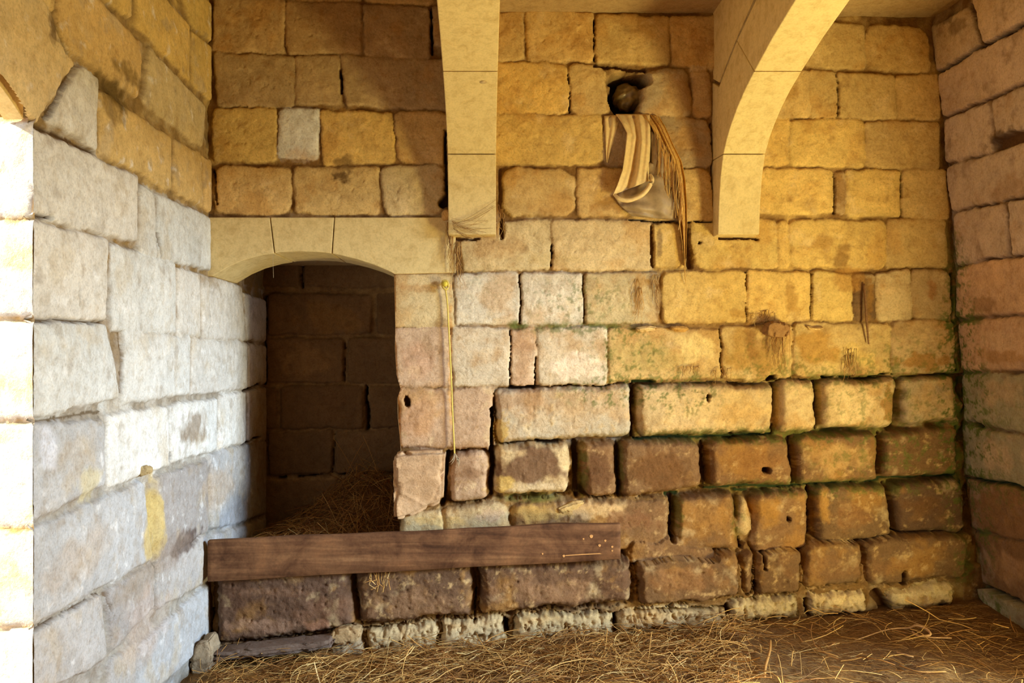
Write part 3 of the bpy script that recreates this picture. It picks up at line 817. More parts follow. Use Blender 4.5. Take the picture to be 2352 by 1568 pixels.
RIGHT_MOSS = [(2225, 900, 60, 380, .95, .35), (2270, 1060, 90, 60, .5, .2), (2290, 940, 110, 70, .4, .2), (2290, 1385, 60, 40, .85, .3), (2260, 1250, 40, 110, .7, .2), (2320, 1140, 80, 40, .5, .4), (2200, 600, 24, 100, .5, .3)]
RIGHT_SLOTS = [(2150, 166, 2352, 52, 6, .04, BK), (2164, 272, 2352, 190, 5, .03, MUD), (2287, 330, 2360, 310, 26, .05, MUD), (2185, 489, 2352, 453, 4, .03, MUD), (2225, 10, 2256, 106, 5, .04, BK), (2190, 610, 2352, 583, 4, .03, MUD), (2212, 1092, 2360, 1122, 7, .05, GRN), (2232, 966, 2250, 980, 10, .05, BK), (2260, 1345, 2352, 1382, 7, .05, BK), (2224, 1110, 2230, 1210, 6, .04, GRN)]
rt = Right()
DY0, DY1 = 1.40, 3.15                                   # doorway in the right wall
_lev = [rt.st(px, py)[1] for px, py in ((2140, 60), (2150, 166), (2165, 271), (2172, 380), (2185, 489), (2196, 611), (2196, 733), (2207, 854), (2211, 970), (2215, 1094), (2232, 1217), (2243, 1336), (2255, 1470))]
_ex = ''
for _k, (_a, _b) in enumerate(zip(_lev[:-1], _lev[1:])):
    for _y0, _y1 in ((3.52, 3.30 + .1 * (_k % 2)), (3.285 + .1 * (_k % 2), 3.0)):
        for _y, _z in ((_y0, _a - .006), (_y1, _a - .006), (_y1, _b + .006), (_y0, _b + .006)):
            _ex += '%.1f %.1f ' % (CX + F * (RA - RB * _z) / _y, CY - F * (_z - ZC) / _y)
        _ex += '| c=%s\n' % 'mmmrmmrggbbg'[_k]
RIGHT_STONES.append((RS, _ex))
wall_right = structure(relief('wall_right', rt, (3.15, 4.40, -.1, 3.34), .0062, RIGHT_STONES, RIGHT_STAINS, RIGHT_SLOTS, (), RIGHT_MOSS, None, (118, 90, 60), 9, tints=[(4.0, (186, 156, 128), .1, .5), (6.0, (132, 106, 88), .14, .5)]), 'shaded brown limestone side wall with green moss in its corner')
def rwall(name, y0, y1, z0, z1):
    return structure(prism(name, [(RA - RB * z0, z0), (RA - RB * z1, z1), (2.80, z1), (2.80, z0)], 'y', y0, y1, M_PLAIN))
rwall('wall_right_middle', DY1, 3.20, -.2, 3.34)
rwall('wall_right_front', -.66, DY0, -.2, 3.34)
rwall('wall_right_over_doorway', DY0, DY1, 2.35, 3.34)
structure(box('wall_right_core', 2.66, 2.80, 3.19, 4.7, -.2, 3.34, M_PLAIN))
structure(box('wall_back_core', -.30, 3.0, YB + .36, YB + .5, -.2, 3.34, M_PLAIN))
structure(box('wall_back_over_niche', -1.9, -.30, YB + .42, YB + .5, 2.2, 3.34, M_PLAIN))
structure(box('wall_niche_core', -1.96, -.2, YN + .12, YN + .25, -.2, 2.6, M_PLAIN))
structure(box('wall_front', -1.96, 3.0, -.8, -.66, -.2, 3.34, M_PLAIN))

# ---- ceiling slabs
def slab(name, x0, x1, z):
    return structure(box(name, x0, x1, -.7, 4.5, z, z + .14, M_SLAB, bev=.01))
slab('ceiling', .06, 1.30, 3.222)
slab('ceiling_left', -1.96, -.17, 3.30)
slab('ceiling_right', 1.42, 3.0, 3.205)
structure(box('ceiling_top', -1.96, 3.0, -.8, 4.8, 3.44, 3.5, M_SLAB))
# ---------------------------------------------------------------- floor
FLX = np.array([380, 480, 850, 1170, 1420, 1700, 1860, 2050, 2230, 2352]); FLY = np.array([1530, 1512, 1494, 1474, 1458, 1436, 1422, 1402, 1384, 1380])
FX = (FLX - CX) * 4.22 / F; FZ = ZC - (FLY - CY) * 4.22 / F
def floor_z(x, y):
    x = np.asarray(x, float); y = np.asarray(y, float)
    z = np.interp(x, FX, FZ)
    k = np.clip((y - 2.6) / 1.5, 0, 1)
    z = z * k + (1 - k) * (z * .35 - .02)
    return z + fbm(x, y, 1.6, 2, 41) * .03 + fbm(x, y, 7, 3, 42) * .012
xs = np.linspace(-1.95, 2.9, 380); ys = np.linspace(-.66, 4.42, 400)
GX, GY = np.meshgrid(xs, ys)
GZ = floor_z(GX, GY) + fbm(GX, GY, 30, 3, 43) * .006 + np.maximum(0, fbm(GX, GY, 45, 2, 44) - .25) * .02
fc = lin((132, 98, 58)) * (1 + .35 * fbm(GX, GY, 5, 4, 45)[..., None])
w = np.clip(fbm(GX, GY, 3.1, 3, 46) * 2 + .1, 0, 1)[..., None] * .6
fc = fc * (1 - w) + lin((176, 134, 74)) * w
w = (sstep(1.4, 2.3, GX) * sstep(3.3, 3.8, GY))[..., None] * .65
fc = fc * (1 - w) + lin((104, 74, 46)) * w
I = np.arange(GX.size).reshape(GX.shape)
fcs = np.stack([I[:-1, :-1], I[:-1, 1:], I[1:, 1:], I[1:, :-1]], -1).reshape(-1, 4)
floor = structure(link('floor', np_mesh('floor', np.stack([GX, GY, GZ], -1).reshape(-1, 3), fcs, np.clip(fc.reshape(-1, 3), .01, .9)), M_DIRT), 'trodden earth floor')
structure(box('ground', -9, -1.5, -.7, 6, -.3, -.06, M_SLAB), 'pale ground outside the arched doorway')
structure(box('ground_far', 2.78, 8, -.7, 6, -.3, -.06, M_SLAB), 'ground outside the narrow doorway')

# ---------------------------------------------------------------- straw
def tubes(name, paths, radii, cols, mat, sides=3, parent=None):
    """many thin stalks as one mesh; paths: N x K x 3"""
    paths = np.asarray(paths, float); N, K, _ = paths.shape
    tan = np.gradient(paths, axis=1); tan /= np.linalg.norm(tan, axis=2, keepdims=True) + 1e-9
    up = np.zeros_like(tan); up[..., 2] = 1
    vert = np.abs(tan[..., 2]) > .9
    up[vert] = (1, 0, 0)
    a = np.cross(tan, up); a /= np.linalg.norm(a, axis=2, keepdims=True) + 1e-9
    b = np.cross(tan, a)
    th = np.arange(sides) * 2 * np.pi / sides
    R = np.asarray(radii, float).reshape(N, -1)
    if R.shape[1] == 1: R = np.repeat(R, K, 1)
    V = paths[:, :, None] + R[:, :, None, None] * (np.cos(th)[None, None, :, None] * a[:, :, None] + np.sin(th)[None, None, :, None] * b[:, :, None])
    idx = np.arange(N * K * sides).reshape(N, K, sides)
    nx = np.roll(idx, -1, 2)
    fcs = np.stack([idx[:, :-1], nx[:, :-1], nx[:, 1:], idx[:, 1:]], -1).reshape(-1, 4)
    C = None
    if cols is not None: C = np.repeat(np.asarray(cols)[:, None], K * sides, 1).reshape(-1, 3)
    return link(name, np_mesh(name, V.reshape(-1, 3), fcs, C), mat, parent)

def stalks(n, xy, zf, rs, lmin, lmax, lift, dirs=None, curl=1.0, rise=0.12, K=7):
    """n bent stalks lying about: returns paths"""
    th = rs.rand(n) * 2 * np.pi if dirs is None else dirs
    L = lmin + (lmax - lmin) * rs.rand(n) ** 1.6
    k = rs.normal(0, 1, n) * curl / .25
    t = np.linspace(-.5, .5, K)
    ang = th[:, None] + k[:, None] * L[:, None] * t[None]
    step = L[:, None] / (K - 1)
    dx = np.cumsum(np.cos(ang) * step, 1); dy = np.cumsum(np.sin(ang) * step, 1)
    x = xy[:, :1] + dx - dx[:, K // 2:K // 2 + 1]; y = xy[:, 1:2] + dy - dy[:, K // 2:K // 2 + 1]
    sl = (rs.normal(0, 1, n) * rise)[:, None] * L[:, None] * t[None] * 2
    arch = (rs.rand(n) * .12)[:, None] * L[:, None] * (1 - 4 * t[None] ** 2)
    z = zf(x, y) + .003 + (lift * rs.rand(n) ** 1.5)[:, None] + np.abs(sl) * 0 + np.maximum(sl, -.002) + arch
    return np.stack([x, y, z], -1)

rs = np.random.RandomState(21)
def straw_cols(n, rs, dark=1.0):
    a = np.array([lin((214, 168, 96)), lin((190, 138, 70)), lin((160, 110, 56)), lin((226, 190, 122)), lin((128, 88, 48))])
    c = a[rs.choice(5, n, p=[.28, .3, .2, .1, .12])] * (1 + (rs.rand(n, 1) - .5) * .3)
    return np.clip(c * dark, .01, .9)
def scatter(n, rs, dens):
    out = []
    while len(out) < n:
        x = rs.uniform(-1.36, 2.45); y = rs.uniform(2.9, 4.2)
        if rs.rand() < dens(x, y): out.append((x, y))
    return np.array(out)
def dens(x, y):
    px = CX + x * F / y; py = CY + 1.45 * F / y
    d = .95 if px < 1720 else (.12 if px < 1950 else .06)
    if px < 620: d = .55
    lim = np.interp(px, FLX, FLY) + 8
    if 1150 < px < 1480: lim += 4
    return d * float(np.clip((py + 60 - lim) / 40, 0, 1)) if py < lim else d
n = 5600
xy = scatter(n, rs, dens)
P = stalks(n, xy, floor_z, rs, .05, .30, .05, rise=.13)
P[..., 1] = np.minimum(P[..., 1], 4.235 - .05 * (P[..., 2] > .12))
P[..., 0] = np.maximum(P[..., 0], XL + .03)
tag(tubes('straw', P, (.0010 + .0018 * rs.rand(n) ** 2.2), straw_cols(n, rs), M_STRAW), 'loose dry straw scattered over the earth floor', 'straw', kind='stuff')
# fine chaff at the right
n = 2600
xy = np.stack([rs.uniform(1.0, 2.5, n), rs.uniform(3.2, 4.2, n)], -1)
P = stalks(n, xy, floor_z, rs, .02, .12, .008, dirs=rs.normal(-.5, .5, n), curl=.4, rise=.03, K=4)
tag(tubes('chaff', P, np.full(n, .0007), straw_cols(n, rs, .75), M_STRAW), 'fine dark chaff on the floor below the mossy corner', 'chaff', kind='stuff')

# hay heap in the niche
def heap_z(x, y):
    return .30 + .36 * np.exp(-((x + .72) / .36) ** 2 - ((y - 5.12) / .30) ** 2) + .10 * np.exp(-((x + .95) / .4) ** 2 - ((y - 4.6) / .35) ** 2)
hx, hy = np.meshgrid(np.linspace(-1.35, -.42, 60), np.linspace(4.36, 5.36, 60))
hz = heap_z(hx, hy) - .012 + fbm(hx, hy, 9, 3, 51) * .02
hI = np.arange(hx.size).reshape(hx.shape)
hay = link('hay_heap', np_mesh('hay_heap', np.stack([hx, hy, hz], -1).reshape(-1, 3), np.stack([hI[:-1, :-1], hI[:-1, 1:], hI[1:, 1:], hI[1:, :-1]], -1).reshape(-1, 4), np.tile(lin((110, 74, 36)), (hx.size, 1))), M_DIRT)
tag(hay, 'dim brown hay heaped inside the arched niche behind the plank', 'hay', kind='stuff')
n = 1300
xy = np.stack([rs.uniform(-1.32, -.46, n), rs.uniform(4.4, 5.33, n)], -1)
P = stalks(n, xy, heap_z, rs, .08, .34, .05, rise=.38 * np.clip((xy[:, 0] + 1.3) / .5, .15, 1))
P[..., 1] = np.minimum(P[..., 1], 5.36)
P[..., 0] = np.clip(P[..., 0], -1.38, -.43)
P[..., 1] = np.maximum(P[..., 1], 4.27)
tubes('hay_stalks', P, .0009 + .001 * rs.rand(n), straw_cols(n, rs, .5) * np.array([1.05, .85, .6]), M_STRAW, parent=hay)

# ---------------------------------------------------------------- arch ribs
RIBC = [(4.21, 2.05), (4.195, 2.20), (4.165, 2.34), (4.12, 2.44), (4.06, 2.50), (3.986, 2.55), (3.897, 2.60), (3.78, 2.65), (3.65, 2.69), (3.42, 2.75), (3.167, 2.80), (2.9, 2.85), (2.6, 2.89), (2.25, 2.915), (1.9, 2.92)]
def seg(a, b): return RIBC[a:b + 1]
def mirror(pts): return [(3.8 - y, z) for y, z in pts]
JT = [(0, (4.36, 2.05)), (3, (4.36, 2.455)), (8, (3.90, 2.92)), (11, (3.02, 3.12)), (14, (1.9, 3.17))]
M_MORTAR = attr_material('brown_mortar', use_attr=False, base=tuple(lin((120, 88, 52))))
def rib(name, x0, x1, ztop, label, low_label):
    root = empty(name, ((x0 + x1) / 2, YB, 2.05))
    tag(root, label, 'arch', 'transverse arch ribs')
    g = .0022
    for k in range(4):
        ia, ea = JT[k]; ib, eb = JT[k + 1]
        ins = seg(ia, ib)
        ext = [eb, ea]
        if k == 1: ext = [eb, (4.2, 2.80), (4.36, 2.88), ea]
        if k == 2: ext = [eb, (3.45, 3.05), ea]
        if k == 3: ext = [eb, (2.5, 3.16), ea]
        pts = ins + ext
        c = np.mean(pts, 0)
        pts = [tuple(np.array(p) + (c - np.array(p)) / (np.linalg.norm(c - np.array(p)) + 1e-6) * g) for p in pts]
        for mi in (False, True):
            if mi: q = mirror(pts)[::-1]
            else: q = pts
            o = prism('voussoir', q, 'x', x0, x1, M_DRESSED, bev=.004)
            keep(o, root)
            if k == 0 and not mi: o['label'] = low_label
    core = RIBC[1:] + [(1.9, ztop), (4.36, ztop), (4.36, 2.10)]
    core = [(y + (.012 if y < 4.3 else 0), z + .012) for y, z in RIBC[1:]] + [(1.9, ztop - .01), (4.35, ztop - .01), (4.35, 2.10)]
    keep(prism('mortar', core, 'x', x0 + .014, x1 - .014, M_MORTAR), root)
    sp = [(4.36, 2.90), (4.2, 2.822), (4.05, 2.885), (3.92, 2.935), (3.70, 3.005), (3.45, 3.066), (3.02, 3.132), (1.9, 3.18), (1.9, ztop), (4.36, ztop)]
    keep(prism('spandrel', sp, 'x', x0 + .004, x1 - .004, M_DRESSED), root)
    keep(prism('spandrel', mirror(sp)[::-1], 'x', x0 + .004, x1 - .004, M_DRESSED), root)
    return root
r1 = rib('arch_rib', -.178, .064, 3.44, 'stone arch rib rising straight above the jamb of the niche', 'springer stained with dust at its foot')
rib('arch_rib', 1.195, 1.405, 3.44, 'stone arch rib to the right of the hanging sheet, curving up to the right', 'springer resting on a notched wall block')

bm = bmesh.new()
bmesh.ops.create_uvsphere(bm, u_segments=16, v_segments=8, radius=1)
for v in bm.verts: v.co = Vector((.0 + v.co.x * .017, 3.725 + v.co.y * .015, 2.668 + v.co.z * .006))
me = bpy.data.meshes.new('plug'); bm.to_mesh(me); bm.free()
keep(link('plug', me, M_PLAIN), r1)['label'] = 'small pale round plug in the stone'
# ---------------------------------------------------------------- lintel over the niche
lt = empty('arched_lintel', (-.8, YB, 1.9))
tag(lt, 'smooth pale three-block stone lintel arching over the dark niche', 'lintel')
def arc_between(xa, xb):
    return [p for p in NICHE_PX[1:13] if xa < p[0] < xb]
def lint(xa_top, xa_bot, ya_bot, xb_top, xb_bot, yb_bot, right=False):
    px = [(xa_top, 499), (xb_top, 499)]
    if right: px += [(1046, 560), (1046, 626), (906, 629)]
    else: px += [(xb_bot, yb_bot)]
    lo = arc_between(xa_bot, xb_bot if not right else 900)
    px += [(x, y) for x, y in lo[::-1]] + [(xa_bot, ya_bot)]
    s, t = bk.st([p[0] for p in px], [p[1] for p in px], .012)
    o = prism('voussoir', list(zip(s, t)), 'y', YB - .012, 4.72, M_DRESSED, bev=.004)
    keep(o, lt)
lint(470, 470, 634, 619, 629, 581.5)
lint(621, 631.5, 581.2, 767, 761, 582)
lint(769, 763.5, 582.3, 1046, 0, 0, True)

# ---------------------------------------------------------------- plank
def wpos(px, py, y): return ((px - CX) * y / F, y, ZC - (py - CY) * y / F)
YP = 4.150
pa, pb = np.array(wpos(479, 1287, YP)), np.array(wpos(1424, 1239, YP))
pl = empty('plank', tuple(pa))
tag(pl, 'long dark brown wooden plank lying on edge across the foot of the niche', 'plank')
L = np.linalg.norm(pb - pa)
nx = 90
bm = bmesh.new()
h0, h1, th = .102, .094, .036
rings = []
prof = [(-1, -1), (-1, -.5), (-1, 0), (-1, .5), (-1, .93), (-.8, 1.0), (.8, 1.0), (1, .93), (1, 0), (1, -1)]
for i in range(nx + 1):
    u = i / nx
    hh = h0 + (h1 - h0) * u
    base = pa + (pb - pa) * u
    ring = []
    for (a, b) in prof:
        top = .003 * math.sin(u * 9) * (b > .8) + .0015 * math.sin(u * 31 + 1) * (b > .8) - .012 * (b > .8) * max(0, (u - .86) / .14) - .0015 * math.sin(u * 17) * (b < -.8)
        ring.append(bm.verts.new((base[0] - pa[0], a * th / 2 + .003 * math.sin(u * 5), base[2] - pa[2] + b * hh + top)))
    rings.append(ring)
for a, b in zip(rings[:-1], rings[1:]):
    for k in range(len(prof)):
        k2 = (k + 1) % len(prof)
        bm.faces.new((a[k], a[k2], b[k2], b[k]))
bm.faces.new(rings[0]); bm.faces.new(rings[-1][::-1])
bmesh.ops.recalc_face_normals(bm, faces=bm.faces[:])
me = bpy.data.meshes.new('board'); bm.to_mesh(me); bm.free()
o = link('board', me, M_WOOD, pl); o.location = (0, 0, 0)
for q in me.polygons: q.use_smooth = len(q.vertices) == 4
md = o.modifiers.new('bevel', 'BEVEL'); md.width = .003; md.limit_method = 'ANGLE'
def disc(name, px, py, y, rad, thick, mat, parent, squash=1.0):
    x, yy, z = wpos(px, py, y)
    pts = [(x + rad * math.cos(t) * (1 + .15 * math.sin(3 * t)), z + rad * squash * math.sin(t)) for t in np.linspace(0, 2 * math.pi, 14, endpoint=False)]
    return keep(prism(name, pts, 'y', y - thick, y + thick, mat, None), parent)
yf = YP - th / 2 - .0005
for (px, py, r_) in ((1358, 1231, 4), (1390, 1241, 2.5), (1377, 1252, 3), (1406, 1255, 2.5), (1295, 1276, 3), (1340, 1237, 2), (1246, 1271, 2), (1406, 1264, 2)):
    disc('nail_hole', px, py, yf, r_ * yf / F, .0045, M_NAIL, pl)
x, y_, z = wpos(1345, 1274, yf)
keep(prism('scuff', [(x - .10, z - .004), (x - .02, z + .001), (x + .08, z + .006), (x + .07, z + .010), (x - .03, z + .005), (x - .10, z)], 'y', yf - .004, yf + .004, M_NAIL), pl)

# ---------------------------------------------------------------- loose and odd stones
def rock(name, outline, y0, y1, mat_rgb, label, cat, seed=1, parent=None, rough=.010, facet=None, group=None):
    """rounded block from its outline (px at depth y0) with real depth to y1"""
    pts = [wpos(px, py, y0) for px, py in outline]
    bm = bmesh.new()
    f0 = [bm.verts.new(p) for p in pts]
    f1 = [bm.verts.new((p[0], y1, p[2])) for p in pts]
    bm.faces.new(f0); bm.faces.new(f1[::-1])
    n = len(pts)
    for k in range(n): bm.faces.new((f0[k], f1[k], f1[(k + 1) % n], f0[(k + 1) % n]))
    if facet:
        for i, dy in facet: f0[i].co.y += dy
    bmesh.ops.recalc_face_normals(bm, faces=bm.faces[:])
    bmesh.ops.triangulate(bm, faces=bm.faces[:])
    size = max(max(p[0] for p in pts) - min(p[0] for p in pts), .02)
    bmesh.ops.bevel(bm, geom=bm.edges[:], offset=size * .06, segments=2, affect='EDGES', clamp_overlap=True)
    bmesh.ops.triangulate(bm, faces=bm.faces[:])
    for _ in range(3):
        es = [e for e in bm.edges if e.calc_length() > .012]
        if es: bmesh.ops.subdivide_edges(bm, edges=es, cuts=1)
        bmesh.ops.triangulate(bm, faces=bm.faces[:])
    bmesh.ops.recalc_face_normals(bm, faces=bm.faces[:])
    bm.normal_update()
    V = np.array([v.co for v in bm.verts]); N = np.array([v.normal for v in bm.verts])
    d = fbm(V[:, 0] + V[:, 1] * .7, V[:, 2] + V[:, 1] * .5, 14, 4, seed) * rough + fbm(V[:, 0] - V[:, 1], V[:, 2], 50, 2, seed + 1) * rough * .25
    for v, a, k in zip(bm.verts, N, d): v.co += Vector(a) * float(k)
    C = lin(mat_rgb) * (1 + .3 * fbm(V[:, 0] + V[:, 1], V[:, 2], 20, 3, seed + 2)[:, None])
    me = bpy.data.meshes.new(name); bm.to_mesh(me); bm.free()
    at = me.attributes.new('col', 'FLOAT_COLOR', 'POINT')
    cc = np.ones((len(V), 4), np.float32); cc[:, :3] = C
    at.data.foreach_set('color', cc.ravel())
    me.polygons.foreach_set('use_smooth', np.full(len(me.polygons), True))
    o = link(name, me, M_STONE)
    c = V.mean(0)
    me.transform(__import__('mathutils').Matrix.Translation(-Vector(c)))
    o.location = c
    if label: tag(o, label, cat, group)
    if parent:
        o.parent = parent
        o.location = Vector(c) - Vector(parent.location)
    return o
# block that has slipped out at the foot of the niche jamb; its lower right corner is broken away
rock('stone_block', [(903, 1046), (930, 1037), (1022, 1036), (1020, 1090), (1016, 1158), (985, 1172), (935, 1192), (905, 1195), (902, 1120)], 4.235, 4.50, (192, 156, 118),
     'tilted squared stone block jutting out at the foot of the niche jamb', 'stone block', 5, rough=.006, facet=[(3, .01), (4, .075), (5, .06), (6, .02), (2, .0)])
rock('stone', [(756, 1462), (770, 1447), (805, 1443), (830, 1450), (826, 1472), (800, 1484), (765, 1482)], 4.14, 4.24, (176, 146, 104), 'rounded grey-buff stone lodged below the dark footing course', 'stone', 7, rough=.008)
rock('pebble', [(306, 1083), (314, 1072), (330, 1070), (343, 1078), (338, 1090), (318, 1096)], XL * F / (325 - CX) - .02, XL * F / (325 - CX) + .03, (190, 166, 120), 'brown pebble stuck in a mortar joint of the white side wall', 'pebble', 8, rough=.004)
rock('stone', [(436, 1520), (452, 1478), (478, 1470), (486, 1500), (478, 1545), (440, 1556)], 4.02, 4.16, (160, 140, 112), 'pale stone in the corner where the white side wall meets the floor', 'stone', 9, rough=.012)
rock('flat_stone', [(478, 1506), (560, 1494), (690, 1480), (762, 1474), (764, 1488), (690, 1500), (560, 1514), (480, 1524)], 4.05, 4.20, (122, 102, 88), 'flat grey stone lying along the foot of the wall in the left corner', 'stone', 10, rough=.008)

# stone chips packed in the joint above the moss
for i, (out, lab) in enumerate([([(1458, 752), (1490, 747), (1512, 750), (1508, 758), (1470, 763)], 'pale stone chip wedged in the joint left of the dusty lump'),
                                ([(1538, 750), (1565, 747), (1585, 752), (1578, 762), (1548, 760)], 'ochre stone chip wedged in the joint beside the pale chip'),
                                ([(1852, 748), (1872, 752), (1896, 750), (1888, 757), (1864, 758)], 'curved yellow stone chip in the joint right of the dusty lump'),
                                ([(1278, 1170), (1320, 1150), (1345, 1152), (1330, 1168), (1290, 1182)], 'pale stone chip wedged above the middle of the plank')]):
    rock('stone_chip', out, 4.275, 4.32, (214, 178, 116) if i != 1 else (196, 148, 76), lab, 'stone chip', 30 + i, rough=.003, group='chips wedged in the wall joints')
# ---------------------------------------------------------------- cord on its peg
def tube(name, pts, rad, mat, parent=None, sides=8, smooth=True):
    """one tube through points, radius may vary"""
    P = np.array(pts, float)
    if len(P) > 2 and smooth:
        t = np.arange(len(P)); tt = np.linspace(0, len(P) - 1, (len(P) - 1) * 5 + 1)
        Q = []
        for a in range(3):
            m = np.gradient(P[:, a]); i = np.minimum(tt.astype(int), len(P) - 2); f = tt - i
            h00 = 2 * f**3 - 3 * f**2 + 1; h10 = f**3 - 2 * f**2 + f; h01 = -2 * f**3 + 3 * f**2; h11 = f**3 - f**2
            Q.append(h00 * P[i, a] + h10 * m[i] + h01 * P[i + 1, a] + h11 * m[i + 1])
        P2 = np.stack(Q, -1)
    else: P2 = P; tt = np.arange(len(P))
    r = np.interp(tt, np.arange(len(P)), np.broadcast_to(rad, (len(P),)))
    o = tubes(name, P2[None], r[None], None, mat, sides)
    me = o.data
    bm = bmesh.new(); bm.from_mesh(me)
    bmesh.ops.holes_fill(bm, edges=[e for e in bm.edges if e.is_boundary], sides=0)
    bm.to_mesh(me); bm.free()
    if parent: keep(o, parent)
    return o
def W(px, py, off): return wpos(px, py, YB - off)

rp = empty('cord', W(1022, 652, .02))
tag(rp, 'thin yellow cord hanging down beside the niche from a peg', 'cord')
tube('rope', [W(1021, 655, .035), W(1027, 690, .03), W(1031, 760, .028), W(1036, 860, .03), W(1040, 960, .03), W(1043, 1020, .03), W(1044, 1042, .03)], .0042, M_ROPE, rp)
tube('loop', [W(1016, 650, .03), W(1018, 660, .045), W(1026, 664, .045), W(1030, 655, .04), W(1026, 645, .035), W(1017, 646, .035), W(1015, 652, .035)], .006, M_ROPE, rp)
rs2 = np.random.RandomState(4)
for k in range(9):
    a = rs2.uniform(-9, 9); b = rs2.uniform(15, 34)
    tube('frayed_end', [W(1044, 1040, .03), W(1046 + a * .5, 1050, .04), W(1046 + a, 1042 + b * .7, .05), W(1044 + a * 1.4, 1040 + b, .045)], [.003, .0026, .002, .001], M_FRAY, rp, 5)
pg = empty('peg', W(1022, 648, .0))
tag(pg, 'yellow knob of a peg holding the cord beside the niche', 'peg')
tube('shaft', [W(1022, 652, -.06), W(1022, 652, .03)], .005, M_IRON, pg)
tube('knob', [W(1022, 652, .026), W(1022, 652, .036), W(1022, 652, .05), W(1022, 652, .056)], [.008, .015, .014, .006], M_PEG, pg, 12)

# dusty lump and hanging fibres beside the foot of the first rib
def fibres(name, roots, n, length, label, cat, seed, spread=6, off=.02, mat=None, rad=.0012, group=None, lump=None):
    root = empty(name, W(*roots[0], off))
    tag(root, label, cat, group)
    r = np.random.RandomState(seed)
    paths = []
    for k in range(n):
        x, y = roots[r.randint(len(roots))]
        x += r.uniform(-spread, spread); L = length * r.uniform(.4, 1)
        o0 = off + r.uniform(-.006, .012)
        paths.append([W(x, y, o0 - .012), W(x + r.uniform(-3, 3), y + L * .25, o0 + .006), W(x + r.uniform(-6, 6), y + L * .5, o0 + .004), W(x + r.uniform(-7, 7), y + L * .75, o0), W(x + r.uniform(-9, 9), y + L, o0)])
    o = tubes('fibres', paths, np.linspace(rad * 1.3, rad * .5, 5)[None].repeat(n, 0), np.clip(straw_cols(n, r, .8), .01, 1), mat or M_STRAW, 4)
    o['kind'] = 'stuff'
    keep(o, root)
    if lump:
        outl, y0, y1, rgb = lump
        q = rock('lump', outl, y0, y1, rgb, None, None, seed, parent=root, rough=.008)
    return root
fibres('dusty_fibres', [(1024, 510), (1028, 520), (1036, 540)], 16, 110, 'dusty fibres trailing from a lump between the lintel and the first arch rib', 'fibres', 61, 5, .03,
       lump=([(1013, 490), (1020, 480), (1032, 482), (1037, 492), (1036, 506), (1028, 503), (1016, 504)], 4.245, 4.32, (206, 164, 102)))
fibres('dusty_fibres', [(1050, 556), (1056, 565)], 14, 105, 'dusty fibres hanging in the joint right of the lintel, below the first arch rib', 'fibres', 62, 6, .02)
fibres('dusty_fibres', [(1146, 470), (1152, 480), (1150, 500)], 16, 60, 'dry fibres hanging along the right edge of the first arch rib', 'fibres', 63, 8, .025)
fibres('dusty_fibres', [(1780, 762), (1800, 765), (1790, 770)], 26, 110, 'bundle of dry roots hanging from the dusty lump in the mossy wall', 'roots', 64, 20, .03,
       lump=([(1762, 745), (1775, 736), (1800, 737), (1815, 745), (1818, 765), (1805, 775), (1775, 772), (1760, 765)], 4.225, 4.32, (160, 120, 76)))
fibres('dusty_fibres', [(1955, 800), (1965, 810), (1950, 815)], 18, 70, 'dry roots hanging over the green joint below the thin twig', 'roots', 65, 12, .025)
fibres('dusty_fibres', [(1508, 630), (1512, 650)], 14, 90, 'dry roots in the joint below the loose end of the hanging sheet', 'roots', 66, 7, .02)
fibres('dusty_fibres', [(1655, 850), (1665, 845), (1590, 840)], 18, 40, 'short dry roots over the mossy joint left of the root bundle', 'roots', 67, 22, .02)
fibres('dusty_fibres', [(1462, 640), (1470, 660)], 12, 80, 'dry roots across the pale block with moss, left of the joint with roots', 'roots', 68, 9, .018)
fibres('dusty_fibres', [(1775, 718), (1745, 720), (1758, 712)], 14, 34, 'tuft of dry roots sticking up over the dusty lump', 'roots', 69, 16, .02)
tw = tube('twig', [W(1984, 652, .01), W(1988, 690, .03), W(1991, 740, .035), W(1995, 790, .02)], [.006, .007, .006, .004], M_IRON)
tw.data.materials[0] = plain_material('grey_brown_twig', (128, 92, 58), .9, var=.3, scale=120)
tag(tw, 'thin brown twig hanging down the joint near the right end of the wall', 'twig')
web = empty('dusty_web', W(1085, 500, .1))
tag(web, 'dusty web strands strung across the foot of the first arch rib', 'web')
r7 = np.random.RandomState(31)
paths = []
for k in range(26):
    a = r7.rand(); b = r7.rand()
    p0 = W(1036 + 10 * a, 500 + 46 * a, .112); p1 = W(1080 + 60 * b, 548 - 100 * b * r7.rand(), .112)
    p0, p1 = np.array(p0), np.array(p1)
    m = (p0 + p1) / 2 + np.array([0, -.006, -.02 * r7.rand()])
    paths.append([p0, (p0 + m) / 2 + np.array([0, 0, -.003]), m, (m + p1) / 2 + np.array([0, 0, -.002]), p1])
o = tubes('strands', paths, np.full((26, 5), .0007), straw_cols(26, r7, .7), M_STRAW, 4); o['kind'] = 'stuff'; keep(o, web)
